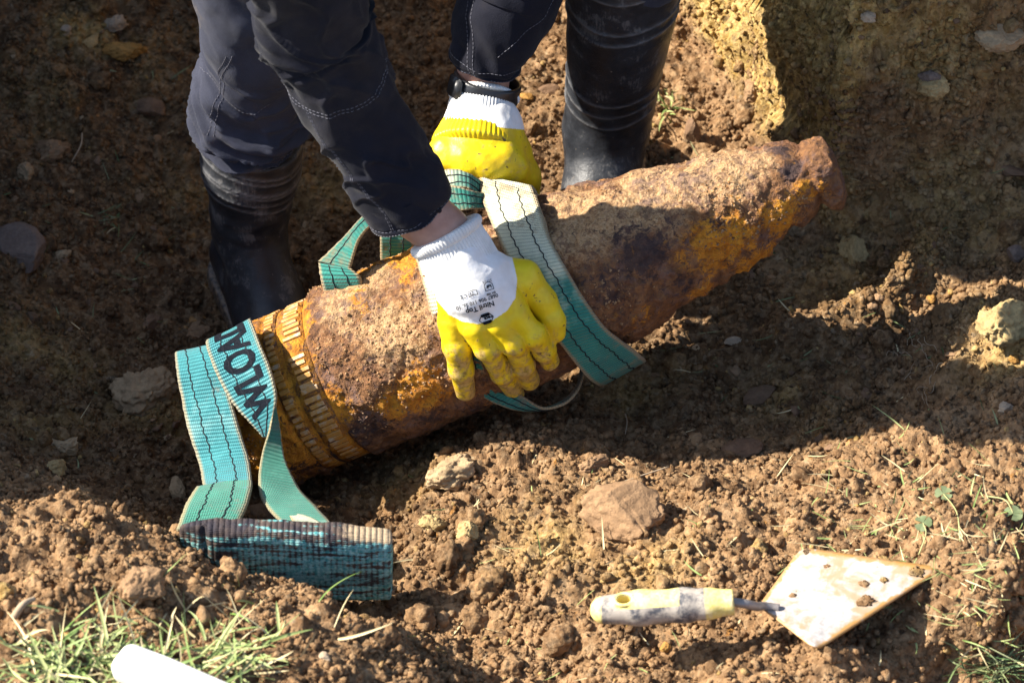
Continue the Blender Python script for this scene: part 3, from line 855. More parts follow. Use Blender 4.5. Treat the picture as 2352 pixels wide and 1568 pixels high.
web_c1b.build("webbing", M_DULL, s2, fade=[.0, .0, .1, .1], grime=[.0, .1, .25, .35])
c2L = A3([(500,778,.04),(474,788,.065),(490,842,.082),(512,890,.09),(540,932,.095),(570,965,.10),(606,1003,.105)])
c2R = A3([(575,742,.03),(576,733,.05),(598,790,.085),(618,836,.098),(630,880,.108),(632,925,.112),(616,1003,.108)])
web_c2 = Web(c2L, c2R, n=120, m=16)
web_c2.build("webbing", M_TEAL, s2, fade=[.3, .2, .25, .35, .4, .3, .3], grime=[.35, .1, .05, .1, .1, .15, .2])
c3L = A3([(632,930,.111),(622,975,.112),(604,1035,.118),(594,1095,.135),(600,1145,.16),(630,1185,.185),(672,1220,.205)])
c3R = A3([(634,925,.110),(641,975,.105),(654,1050,.112),(680,1110,.13),(715,1155,.16),(750,1190,.19),(782,1228,.21)])
web_c3 = Web(c3L, c3R, n=100)
web_c3.build("webbing", M_DULL, s2, fade=[.3, .2, .3, .35, .2, .2, .8], grime=[.35, .3, .15, .15, .05, .05, .1], lines=())
# the turn of the edge where the webbing rolls over towards the roll
web_c3b = Web(A3([(655,1180,.176),(672,1196,.196),(690,1222,.208)]), A3([(700,1182,.188),(735,1200,.2),(775,1226,.214)]), n=30)
web_c3b.build("webbing", M_AGED, s2, fade=[.9, .7, .4], grime=[.2, .1, .1], lines=())

# printed letters, laid on the webbing
FONT = None
def text_mesh(body, size=1.0, bold=0.0, align='LEFT'):
    cu = bpy.data.curves.new("lettering", 'FONT'); cu.body = body; cu.size = size; cu.offset = bold; cu.align_x = align
    cu.resolution_u = 3
    o = bpy.data.objects.new("lettering", cu); COL.objects.link(o)
    dg = bpy.context.evaluated_depsgraph_get()
    me = bpy.data.meshes.new_from_object(o.evaluated_get(dg))
    bpy.data.objects.remove(o); bpy.data.curves.remove(cu)
    return me
def refine(me, maxlen, rounds=6):
    bm = bmesh.new(); bm.from_mesh(me); bmesh.ops.remove_doubles(bm, verts=bm.verts[:], dist=1e-5)
    for _ in range(rounds):
        e = [x for x in bm.edges if x.calc_length() > maxlen]
        if not e: break
        bmesh.ops.subdivide_edges(bm, edges=e, cuts=1)
        bmesh.ops.triangulate(bm, faces=bm.faces[:])
    v = np.array([x.co[:] for x in bm.verts]); f = np.array([[l.index for l in p.verts] for p in bm.faces], np.int32); bm.free()
    return v, f
def ink_material(name, col):
    N = NT(name); n = N.noise(700, 3, 0.7)
    return N.done(N.mix(N.ramp(n, 0.35, 0.7), tuple(c * .5 for c in col), tuple(c + 0.006 for c in col)), 0.95, N.bump(n, 0.3, 0.0006), 0.05)
M_INK = ink_material("black_print", (0.012, 0.015, 0.022))
tm = text_mesh("WLOAD", 1.0, 0.035); tv, tf = refine(tm, 0.08)
wd = tv[:, 0].max() - tv[:, 0].min(); x0 = tv[:, 0].min()
cap = 0.70
# reads upwards along the webbing, letter tops to the left edge
Ltot = web_c2.s[-1]
uu = 0.86 * Ltot - (tv[:, 0] - x0) / wd * (0.80 * Ltot)
vv = 0.80 - tv[:, 1] / cap * 0.60
pv = web_c2.ev(uu, np.clip(vv, 0, 1), 0.0007)
letters = link("printed_letters", fast_mesh("printed_letters", pv - np.array(s2.location), tf), M_INK, s2)

# --- the padded end of the teal sling, a stiff flat bundle on the spoil
pad = None
padc = at(655, 1300, .30)
pad_o = thing("padded_sling_bundle", "grimy thick teal padded webbing bundle resting on the spoil below the shell", "sling pad", padc)
def aty(px, py, y):
    d = RIGHT * ((px - PW/2) / FPX) + UP * (-(py - PH/2) / FPX) - TOC
    return EYE + d * ((y - EYE[1]) / d[1])
BR = atz(900, 1386, -.012); BL = atz(430, 1335, -.012); BL[1] = BR[1] - .004
TR, TL = aty(905, 1250, BR[1] + .006), aty(405, 1222, BL[1] + .006)
Xd = norm(TR - TL)
Yd = norm((TL + TR) / 2 - (BL + BR) / 2); Zd = norm(np.cross(Xd, Yd)); Zd = Zd if Zd @ TOC > 0 else -Zd
nu, nv_ = 150, 72
uu, ww = np.meshgrid(np.linspace(0, 1, nu), np.arange(nv_) / nv_, indexing='ij')
# cross-section: a rounded slab, 44 mm deep, as tall as the picture shows
top_e = TL[None] * (1 - uu[:, :1]) + TR[None] * uu[:, :1]; bot_e = BL[None] * (1 - uu[:, :1]) + BR[None] * uu[:, :1]
ctr = (top_e + bot_e) / 2; hh = np.linalg.norm(top_e - bot_e, axis=1) / 2
ang = ww * 2 * math.pi
ca, sa = np.cos(ang), np.sin(ang)
sq = lambda x, p: np.sign(x) * np.abs(x)**p
endk = np.clip(np.minimum(uu / 0.10, (1 - uu) / 0.018), 0, 1); endk = np.sqrt(1 - (1 - endk)**2) * 0.85 + 0.15 * (endk > 0)
dep = 0.015 * (0.45 + 0.55 * smooth(0.0, 0.22, uu))
yy = sq(sa, 0.42) * hh[:, None] * (0.80 + 0.20 * endk); zz = sq(ca, 0.45) * dep * endk
PV = ctr[:, None, :] + yy[..., None] * Yd + (zz - 0.012)[..., None] * Zd
PV += (0.0016 * fbm(PV * 24, 3, 21) + 0.0006 * fbm(PV * 120, 2, 22))[..., None] * (sq(sa, .5)[..., None] * Yd + sq(ca, .5)[..., None] * Zd)
PV += (-0.004 * np.exp(-((uu - 0.12) / 0.012)**2) * (ca > 0))[..., None] * Zd
PV += (0.004 * np.sin(uu * 3.0))[..., None] * Yd
ix = np.arange(nu * nv_).reshape(nu, nv_)
Q = np.stack([ix[:-1], np.roll(ix, -1, 1)[:-1], np.roll(ix, -1, 1)[1:], ix[1:]], -1).reshape(-1, 4)
Vp = np.vstack([PV.reshape(-1, 3), PV[0].mean(0), PV[-1].mean(0)])
Fe = [np.stack([np.full(nv_, nu*nv_), np.roll(ix[0], -1), ix[0]], -1), np.stack([np.full(nv_, nu*nv_+1), ix[-1], np.roll(ix[-1], -1)], -1)]
pme = fast_mesh("padded_sleeve", Vp - padc, [Q] + Fe)
uvw = np.vstack([np.stack([uu * np.linalg.norm(TR - TL), ww], -1).reshape(-1, 2), [[0, 0], [0.2, 0]]])
lay = pme.uv_layers.new(name="UVMap"); li = np.zeros(len(pme.loops), np.int32); pme.loops.foreach_get("vertex_index", li)
lay.data.foreach_set("uv", uvw[li].astype(np.float32).ravel())
bm = bmesh.new(); bm.from_mesh(pme); bmesh.ops.recalc_face_normals(bm, faces=bm.faces[:]); bm.to_mesh(pme); bm.free()
def pad_material():
    N = NT("grimy_padded_webbing"); uv = N.sep(N.uv()); u = uv[0]; lc = N.objc()
    rib = N.math('ABSOLUTE', N.math('SINE', N.math('MULTIPLY', u, math.pi / 0.0058)))
    row = N.math('ABSOLUTE', N.math('SINE', N.math('MULTIPLY', uv[1], math.pi * 46)))
    streak = N.noise(1.0, 5, 0.68, vec=N.mapv(lc, (18, 150, 150)))
    n1 = N.noise(34, 5, 0.62, dist=0.5); n2 = N.noise(260, 3, 0.6)
    wv = N.math('ADD', N.math('MULTIPLY', rib, 0.10), N.math('MULTIPLY', row, 0.045))
    cell = N.math('ADD', N.math('MULTIPLY', rib, 0.6), N.math('MULTIPLY', row, 0.4))
    bare = N.math('ADD', wv, N.math('ADD', N.math('MULTIPLY', streak, 1.25), N.math('MULTIPLY', n1, 0.5)))
    bare = N.math('SUBTRACT', bare, N.math('MULTIPLY', N.attr("grime"), 1.0))
    teal = N.mix(N.ramp(n2, 0.3, 0.7), (0.05, 0.30, 0.30), (0.34, 0.60, 0.58))
    drk = N.mix(N.ramp(n1, 0.35, 0.65), (0.030, 0.026, 0.034), (0.12, 0.085, 0.065))
    c = N.mix(N.ramp(bare, 0.95, 1.10), drk, teal)
    c = N.mix(N.ramp(N.math('ADD', N.attr("lit_tan"), N.math('MULTIPLY', N.math('SUBTRACT', n2, 0.5), .8)), 0.45, 0.8), c, (0.40, 0.30, 0.19))
    h = N.math('ADD', N.math('MULTIPLY', cell, 0.8), N.math('ADD', streak, N.math('MULTIPLY', n2, 0.4)))
    return N.done(c, 0.75, N.bump(h, 0.8, 0.002), 0.25)
up_k = smooth(0.55, 0.95, sa)
gr = 0.17 * up_k - 0.03 + 0.12 * (1 - smooth(0.1, 0.35, uu)) - 0.06
attr(pme, "grime", np.append(gr.ravel(), [0.2, 0.2]))
lit_tan = smooth(0.75, 0.98, sa) * smooth(0.62, 0.85, uu) * 0.8  # sunlit tan on the top's right end, painted into the colour
attr(pme, "lit_tan", np.append(lit_tan.ravel(), [0, 0.4]))
link("padded_sleeve", pme, pad_material(), pad_o)
seam_u = 0.125
seam = [ctr[int(seam_u * nu)] + y * Yd + (0.0095) * Zd for y in np.linspace(-0.8, 0.8, 24) * hh[int(seam_u * nu)]]
link("seam", tube_mesh("seam", np.array(seam) - padc, 0.0011, 6), M_THREAD, pad_o)
# blue label sewn in behind the bundle
M_BLUE = plain("blue_label_cloth", (0.06, 0.13, 0.50), 0.6)
lab = Web(A3([(652,1204,.222),(690,1209,.222),(728,1216,.222)]), A3([(646,1240,.235),(690,1245,.235),(730,1250,.235)]), n=16, thick=0.0012, m=6)
lab.build("label_tag", M_BLUE, s2, lines=())

# ================================================================== THE WORKER
def cloth_material(name, col, weave=900.0, dust=0.25):
    N = NT(name); oc = N.pos()
    n1 = N.noise(22, 5, 0.6); n2 = N.noise(120, 4, 0.65); tw = N.noise(weave, 2, 0.5)
    c = N.mix(N.ramp(n1, 0.3, 0.7), tuple(0.8 * x for x in col), tuple(1.15 * x for x in col))
    c = N.mix(N.ramp(N.math('MULTIPLY', N.noise(60, 5, 0.7), N.ramp(N.noise(9, 3, 0.5), 0.4, 0.65)), 0.34, 0.6, 0.0, dust), c, (0.22, 0.17, 0.12))
    c = N.mix(N.ramp(tw, 0.6, 0.78, 0.0, 0.5), c, tuple(2.6 * x for x in col))
    h = N.math('ADD', tw, N.math('MULTIPLY', n2, 0.8))
    return N.done(c, 0.85, N.bump(h, 0.5, 0.0012), 0.15, Sheen_Weight=0.06)
M_NAVY = cloth_material("navy_work_cloth", (0.0080, 0.0086, 0.0155), dust=0.03)
M_NAVY2 = cloth_material("grey_blue_trouser_cloth", (0.034, 0.037, 0.056), dust=0.25)
M_SEAM = plain("pale_seam_thread", (0.13, 0.13, 0.155), 0.8)
def rubber_material():
    N = NT("scuffed_black_rubber"); n1 = N.noise(28, 5, 0.65); n2 = N.noise(160, 4, 0.7)
    sc = N.noise(1.0, 4, 0.7, vec=N.mapv(N.pos(), (420, 300, 60)))
    c = N.mix(N.ramp(n1, 0.3, 0.7), (0.014, 0.0155, 0.019), (0.032, 0.035, 0.042))
    c = N.mix(N.ramp(N.math('MULTIPLY', sc, N.ramp(n1, 0.35, 0.7)), 0.30, 0.52, 0.0, 0.42), c, (0.20, 0.19, 0.18))
    c = N.mix(N.math('MULTIPLY', N.attr("rib"), 0.75), c, (0.16, 0.16, 0.165))
    c = N.mix(N.ramp(N.noise(170, 3, 0.5), 0.70, 0.76, 0.0, 0.6), c, (0.30, 0.25, 0.19))
    c = N.mix(N.math('MULTIPLY', N.attr("mudline"), N.ramp(n2, 0.35, 0.6)), c, (0.24, 0.17, 0.11))
    return N.done(c, N.ramp(n1, 0.3, 0.7, 0.34, 0.6), N.bump(N.math('ADD', n2, n1), 0.35, 0.002), 0.5)
M_RUBBER = rubber_material()
def glove_material():
    N = NT("yellow_coated_glove"); n1 = N.noise(40, 5, 0.65); n2 = N.noise(240, 3, 0.6); knit = N.noise(1300, 2, 0.5)
    edge = N.math('ADD', N.attr("coat"), N.math('MULTIPLY', N.math('SUBTRACT', N.noise(500, 2, 0.5), 0.5), 0.0016))
    k = N.ramp(edge, -0.0006, 0.0006)
    yel = N.mix(N.ramp(n1, 0.3, 0.7), (0.66, 0.44, 0.006), (0.78, 0.60, 0.012))
    dirt = N.ramp(N.math('MULTIPLY', N.noise(75, 5, 0.72), N.math('ADD', 0.55, N.math('MULTIPLY', N.attr("soil"), 0.6))), 0.40, 0.58, 0.0, 0.85)
    yel = N.mix(dirt, yel, N.mix(N.ramp(n2, 0.3, 0.6), (0.16, 0.09, 0.03), (0.46, 0.31, 0.14)))
    yel = N.mix(N.ramp(N.noise(130, 3, 0.5, dist=.5), 0.66, 0.71, 0.0, 0.85), yel, (0.10, 0.06, 0.03))
    wht = N.mix(N.ramp(n1, 0.35, 0.65), (0.74, 0.73, 0.71), (0.82, 0.82, 0.82))
    c = N.mix(k, wht, yel)
    hb = N.bump(N.math('ADD', N.math('MULTIPLY', knit, 0.4), n2), 0.25, 0.0012)
    return N.done(c, N.math('SUBTRACT', 0.85, N.math('MULTIPLY', k, 0.45)), hb, 0.4)
M_GLOVE = glove_material()
def knit_material():
    N = NT("white_ribbed_knit"); n1 = N.noise(50, 4, 0.6); n2 = N.noise(1200, 2, 0.5)
    c = N.mix(N.ramp(n1, 0.3, 0.7), (0.66, 0.65, 0.62), (0.80, 0.80, 0.78))
    c = N.mix(N.ramp(N.noise(140, 4, 0.6), 0.66, 0.75, 0.0, 0.5), c, (0.45, 0.36, 0.25))
    return N.done(c, 0.9, N.bump(n2, 0.4, 0.0008), 0.15, Sheen_Weight=0.2)
M_KNIT = knit_material()
def skin_material():
    N = NT("skin"); n1 = N.noise(60, 4, 0.6); n2 = N.noise(700, 3, 0.6)
    c = N.mix(N.ramp(n1, 0.3, 0.7), (0.40, 0.205, 0.145), (0.50, 0.275, 0.20))
    m = N.done(c, 0.5, N.bump(n2, 0.25, 0.0008), 0.4)
    N.b.inputs["Subsurface Weight"].default_value = 0.15; N.b.inputs["Subsurface Radius"].default_value = (0.008, 0.004, 0.002)
    return m
M_SKIN = skin_material()
M_HAIR = plain("dark_hair", (0.03, 0.02, 0.014), 0.6)
M_WATCH = plain("black_watch_plastic", (0.018, 0.019, 0.022), 0.35, spec=0.5)
M_STEEL = plain("brushed_steel", (0.55, 0.55, 0.56), 0.3, spec=0.5, Metallic=1.0)

hips = np.array([-0.07, 0.60, 0.64])
person = thing("person", "worker in dark workwear, black rubber boots and yellow gloves bending over the shell", "person", (-0.08, 0.33, -0.18))
PL = np.array(person.location)
def sdf_obj(name, F, lo, h, mat, parent, offs, extra=None):
    V, Q = surface_nets(F, lo, h)
    a = V[Q[:, 0]]; b = V[Q[:, 1]]; c = V[Q[:, 2]]; d = V[Q[:, 3]]
    ctr_ = V.mean(0)
    vol = np.einsum('ij,ij->i', a - ctr_, np.cross(b - ctr_, c - ctr_)).sum() + np.einsum('ij,ij->i', a - ctr_, np.cross(c - ctr_, d - ctr_)).sum()
    if vol < 0: Q = Q[:, ::-1].copy()
    me = fast_mesh(name, V - offs, Q)
    if extra:
        for k, f in extra.items(): attr(me, k, f(V))
    return link(name, me, mat, parent), V, Q

# skeleton
wrR, elR, shR = at(1022,535,.163), at(748,100,.32), at(560,-300,.50)
wrL, elL, shL = at(1112,215,.005), at(1200,-120,.045), at(1330,-440,.36)
kneeL_, kneeR_ = np.array([-.275,.26,.31]), np.array([.14,.335,.38])      # photo left / photo right knee
hipL_, hipR_ = np.array([-.16,.58,.62]), np.array([.02,.60,.63])
anL_, anR_ = at(575,530,-.265), at(1395,315,-.262)
neck = (shR + shL) / 2 + np.array([0.0, -0.02, 0.06])
head = neck + np.array([0.0, -0.09, 0.12])
pathR = [at(944,474,.167), at(925,440,.180), at(880,360,.20), at(820,250,.235), at(757,130,.275), at(712,50,.31), at(700,-60,.36), at(640,-190,.43), shR]
pathL = [at(1110,146,.006), at(1117,122,.012), at(1138,70,.016), at(1168,0,.018), at(1200,-120,.045), at(1260,-280,.20), shL]
pathLeg = [at(588,322,-.165), at(582,285,-.145), at(578,220,-.11), at(580,130,-.058), at(588,40,-.012), kneeL_ + np.array([0,.03,.05]), (kneeL_ + hipL_) / 2 + np.array([0,0,.02])]
bootR_a, bootR_t = at(1392,300,-.262), at(1442,-95,-.055)
bootL_a, bootL_t = at(572,520,-.262), at(580,318,-.165)
# body: one continuous figure
lo, hi = box_of([wrR, elR, shR, shL, elL, wrL, hips, head, anL_, anR_, kneeL_, kneeR_], 0.17)
G, lo, h = grid_pts(lo, hi, 0.0085)
F = chain(G, [(at(1060,600,.153), .026), (wrR, .0285), (pathR[0], .0315)] + [(p_, .036) for p_ in pathR[1:4]] + [(p_, .041) for p_ in pathR[4:]])
F = smin(F, chain(G, [(at(1104,262,.006), .026), (wrL, .0275), (pathL[0], .029)] + [(p_, .036) for p_ in pathL[1:]]), .01)
chest = (shR + shL) / 2 + np.array([0, .11, .085])
F = smin(F, chain(G, [(shR, .06), ((shR + shL) / 2 + np.array([0,.01,.04]), .070), (shL, .06)]), .03)
F = smin(F, chain(G, [((shR + shL) / 2 + np.array([0,.02,.05]), .085), (chest, .115), (hips + np.array([0,-.14,.02]), .125), (hips, .14)]), .04)
F = smin(F, chain(G, [(bootL_a, .030), (bootL_t, .040)] + [(p_, .042) for p_ in pathLeg[1:5]] + [(pathLeg[5], .05), (pathLeg[6], .065), (hipL_, .085)]), .02)
F = smin(F, chain(G, [(bootR_a, .032), (bootR_t, .045), (kneeR_, .05), ((hipR_ + kneeR_) / 2, .065), (hipR_, .085)]), .02)
F = smin(F, chain(G, [((shR + shL) / 2, .06), (neck, .052), (head - np.array([0,.0,.04]), .055)]), .02)
Fh = smin(cone(G, head + np.array([0,.02,.03]), head + np.array([0,-.01,-.03]), .082, .068), cone(G, head + np.array([0,-.06,-.05]), head + np.array([0,-.04,-.085]), .035, .03), .03)
Fh = smin(Fh, cone(G, head + np.array([0,-.075,.0]), head + np.array([0,-.095,-.025]), .010, .013), .01)       # nose
for sx in (-1, 1):
    Fh = smin(Fh, cone(G, head + np.array([sx*.076,.01,.01]), head + np.array([sx*.08,.015,-.03]), .012, .009), .006)   # ears
    Fh = np.maximum(Fh, -cone(G, head + np.array([sx*.03,-.088,.012]), head + np.array([sx*.032,-.088,.012]), .011, .011))
F = smin(F, Fh, .015)
sdf_obj("body", F, lo, h, M_SKIN, person, PL)
Gh, loh, hh_ = grid_pts(head - .13, head + .14, 0.007)
Fh = ell(Gh, head + np.array([0,.025,.045]), np.eye(3), (.092,.098,.085)) + 0.004 * fbm(Gh * 60, 2, 3)
Fh = np.maximum(Fh, -(Gh[..., 2] - head[2] - 0.02 - (Gh[..., 1] - head[1]) * -0.6))
sdf_obj("hair", Fh, loh, hh_, M_HAIR, person, PL)

# --- clothes as swept tubes with folds
def cloth_tube(name, path, rad, mat, parent, nseg=110, n=170, fold=None, hem=True, flat=1.0, offs=PL):
    P = crom(path, n); R = np.interp(np.linspace(0, 1, n), np.linspace(0, 1, len(rad)), rad)
    T = np.gradient(P, axis=0); T /= np.linalg.norm(T, axis=1)[:, None]
    A = TOC - (T @ TOC)[:, None] * T; A /= np.linalg.norm(A, axis=1)[:, None]; B = np.cross(T, A)
    thv = np.arange(nseg) / nseg * 2 * math.pi; w = np.linspace(0, 1, n)
    base = P[:, None] + R[:, None, None] * (np.cos(thv)[None, :, None] * A[:, None] * flat + np.sin(thv)[None, :, None] * B[:, None])
    dsp = fold(w[:, None], thv[None, :], base) if fold is not None else 0.0
    dirv = np.cos(thv)[None, :, None] * A[:, None] + np.sin(thv)[None, :, None] * B[:, None]
    V = base + np.asarray(dsp)[..., None] * dirv if fold is not None else base
    rows = [V]
    if hem:   # turned-in hem: the cloth has thickness
        c0 = P[0]; V0 = V[0]
        inn = [c0 + (V0 - c0) * 0.975 - T[0] * 0.0012, c0 + (V0 - c0) * 0.94 + T[0] * 0.0, c0 + (V0 - c0) * 0.92 + T[0] * 0.03]
        rows = [np.stack(inn[::-1])] + [V]
    V = np.vstack(rows)
    ix = np.arange(len(V) * nseg).reshape(len(V), nseg)
    Q = np.stack([ix[:-1], np.roll(ix, -1, 1)[:-1], np.roll(ix, -1, 1)[1:], ix[1:]], -1).reshape(-1, 4)
    Vv = rows[-1]; mI = n // 2
    if np.dot(np.cross(Vv[mI, 1] - Vv[mI, 0], Vv[mI + 2, 0] - Vv[mI, 0]), Vv[mI, 0] - P[mI]) < 0: Q = Q[:, ::-1].copy()
    me = fast_mesh(name, V.reshape(-1, 3) - offs, Q)
    o = link(name, me, mat, parent)
    def surf(w_, th_, off=0.0006):
        w_ = np.asarray(w_, float); th_ = np.mod(np.asarray(th_, float), 2 * math.pi)
        i = w_ * (n - 1); j = th_ / (2 * math.pi) * nseg
        i0 = np.clip(i.astype(int), 0, n - 2); j0 = j.astype(int) % nseg; j1 = (j0 + 1) % nseg
        fi = (i - i0)[..., None]; fj = (j - np.floor(j))[..., None]
        VV = rows[-1]
        p = (VV[i0, j0] * (1 - fi) + VV[i0 + 1, j0] * fi) * (1 - fj) + (VV[i0, j1] * (1 - fi) + VV[i0 + 1, j1] * fi) * fj
        c = P[i0] * (1 - fi) + P[i0 + 1] * fi
        d = p - c; d /= np.linalg.norm(d, axis=-1)[..., None]
        return p + d * off
    return o, surf
def dashes(surf, w_, th_, parent, dash=0.0032, gap=0.0014, r=0.00042, mat=None, offs=PL, off=0.0004):
    """a line of machine stitches lying on the cloth: one mesh"""
    p = surf(w_, th_, off); s = np.concatenate([[0], np.cumsum(np.linalg.norm(np.diff(p, axis=0), axis=1))])
    ms, k = [], 0.0
    while k + dash < s[-1]:
        q = np.stack([np.interp(np.linspace(k, k + dash, 3), s, p[:, a]) for a in range(3)], -1)
        tmv, tmf = mesh_arrays(tube_mesh("stitch", q - offs, [r * .6, r, r * .6], 4, closed_ends=False)); ms.append((tmv, tmf)); k += dash + gap
    me = join_meshes("stitching", ms)
    return link("stitching", me, mat or M_SEAM, parent)

jacket = None
def sleeve_fold_R(w, th, b):
    f = 0.0022 * fbm(b * 26, 3, 101)
    # soft diagonal folds running down the arm, gathered folds at the elbow
    f = f + 0.0035 * np.sin(th * 2 + w * 9 + 1.0) * np.exp(-((w - 0.52) / 0.22)**2)
    el = np.exp(-((w - 0.62) / 0.09)**2)
    f = f + el * 0.0085 * vnoise(np.stack(np.broadcast_arrays(w * 34 + np.cos(th) * 1.2, np.sin(th) * 1.5, np.cos(th) * 1.5), -1), 103)
    f = f + 0.0055 * vnoise(np.stack(np.broadcast_arrays(w * 9 + np.sin(th) * 1.6, np.sin(th) * 1.1, np.cos(th) * 1.1), -1), 105)
    cz = vnoise(np.stack(np.broadcast_arrays(w * 14 + np.sin(th - 0.7) * 2.4, np.sin(th) * 1.3, np.cos(th) * 1.3), -1), 107)
    f = f + 0.0050 * np.exp(-(cz / 0.16)**2) * smooth(0.1, 0.3, w)
    f = f - 0.0012 * np.exp(-((w - 0.052) / 0.006)**2)      # hem seam
    return f
# torso of the jacket first: the sleeves are its children's siblings in one garment
lo2, hi2 = box_of([shR, shL, hips, neck], 0.24)
G2, lo2, h2 = grid_pts(lo2, hi2, 0.012)
Fj = chain(G2, [((shR + shL) / 2 + np.array([0,.02,.05]), .098), (chest, .128), (hips + np.array([0,-.14,.02]), .145), (hips + np.array([0,-.05,.02]), .15)])
Fj = smin(Fj, chain(G2, [(shR, .072), ((shR + shL) / 2 + np.array([0,.01,.04]), .085), (shL, .072)]), .04)
Fj = smin(Fj, chain(G2, [((shR + shL) / 2, .08), (neck, .066)]), .03) + 0.006 * fbm(G2 * 14, 3, 9)
jacket, _, _ = sdf_obj("jacket", Fj, lo2, h2, M_NAVY, person, PL)
sleeve_R, surfR = cloth_tube("sleeve", pathR, [.0435, .0445, .046, .0475, .0515, .057, .060, .062, .068], M_NAVY, jacket, fold=sleeve_fold_R, n=230)
def sleeve_fold_L(w, th, b):
    f = 0.002 * fbm(b * 26, 3, 111) + 0.004 * vnoise(np.stack(np.broadcast_arrays(w * 11 + np.sin(th) * 1.8, np.sin(th) * 1.2, np.cos(th) * 1.2), -1), 115)
    return f - 0.0012 * np.exp(-((w - 0.075) / 0.008)**2)
sleeve_L, surfL = cloth_tube("sleeve", pathL, [.0400, .0425, .049, .0545, .058, .062, .068], M_NAVY, jacket, fold=sleeve_fold_L, n=190)
tt = np.linspace(0, 1, 200)
full = tt * 2 * math.pi
dashes(surfR, 0.050 + 0 * tt, full, sleeve_R)                      # cuff hem
dashes(surfR, 0.006 + 0 * tt, full, sleeve_R, dash=0.0022)
for k in (0.0, 0.008):                                            # forearm seam with its double row
    dashes(surfR, 0.06 + 0.40 * tt, -0.75 - 0.35 * tt**2 + k * 6, sleeve_R)
    dashes(surfR, 0.475 + k + 0.09 * np.sin(tt * math.pi)**1.0 * 0 - 0.055 * np.cos((full)), full, sleeve_R)   # elbow panel arc
# short tab where the hem is sewn up
tab = tube_mesh("hem_fold", surfR(np.linspace(0.0, 0.05, 12), np.full(12, 0.62), 0.0006) - PL, 0.0024, 8)
link("hem_fold", tab, M_NAVY, sleeve_R)
dashes(surfL, 0.012 + 0 * tt, full, sleeve_L, dash=0.0022)
dashes(surfL, 0.10 + 0.05 * np.sin(full * .5), full, sleeve_L)
for k in (0.0, 0.16): dashes(surfL, 0.015 + 0.5 * tt, -0.15 - 0.9 * tt + k, sleeve_L)
dashes(surfL, 0.20 + 0.35 * tt, 0.35 + 0.7 * tt, sleeve_L)

# --- trousers: seat and right leg out of the picture, left leg bunched over the boot
lo3, hi3 = box_of([hips, kneeR_, hipL_, hipR_, kneeL_], 0.2)
G3, lo3, h3 = grid_pts(lo3, hi3, 0.011)
Ft = chain(G3, [(hips + np.array([0,-.03,.02]), .15), (hips + np.array([0,.02,-.02]), .15)])
for kn, hp in ((kneeR_, hipR_), (kneeL_, hipL_)):
    Ft = smin(Ft, chain(G3, [(hp, .105), ((hp + kn) / 2, .09), (kn + (hp - kn) * .12, .075)]), .04)
Ft = smin(Ft, cone(G3, kneeR_, bootR_t, .072, .066), .03) + 0.005 * fbm(G3 * 16, 3, 19)
trousers, _, _ = sdf_obj("trousers", Ft, lo3, h3, M_NAVY2, person, PL)
def leg_fold(w, th, b):
    f = 0.0035 * fbm(b * 18, 3, 121)
    # slanting folds where the cloth piles up over the boot
    z = vnoise(np.stack(np.broadcast_arrays(w * 15 + th * 0.0 + np.cos(th - 0.5) * 2.2, np.sin(th) * 1.0, np.cos(th) * 1.0), -1), 123)
    f = f + 0.015 * (1 - 1.7 * np.abs(z)) * np.exp(-((w - 0.24) / 0.2)**2)
    z2 = vnoise(np.stack(np.broadcast_arrays(w * 26 + np.sin(th + 0.8) * 2.6, np.sin(th) * 1.3, np.cos(th) * 1.3), -1), 124)
    f = f + 0.012 * z2 * np.exp(-((w - 0.2) / 0.2)**2)
    f = f + 0.006 * np.exp(-(z2 / 0.16)**2) * np.exp(-((w - 0.25) / 0.25)**2)
    return f - 0.010 * (1 - smooth(0.0, 0.07, w))
leg_o, surfLeg = cloth_tube("trouser_leg", pathLeg, [.055, .0575, .055, .056, .062, .070, .085], M_NAVY2, trousers, fold=leg_fold, n=200, nseg=130)
dashes(surfLeg, 0.035 + 0 * tt, full, leg_o)
for k in (0.0, 0.10): dashes(surfLeg, 0.30 + 0.35 * tt, -0.65 + k + 0.3 * tt, leg_o)
dashes(surfLeg, 0.46 + 0.03 * np.sin(full), -1.4 + 2.0 * tt, leg_o)

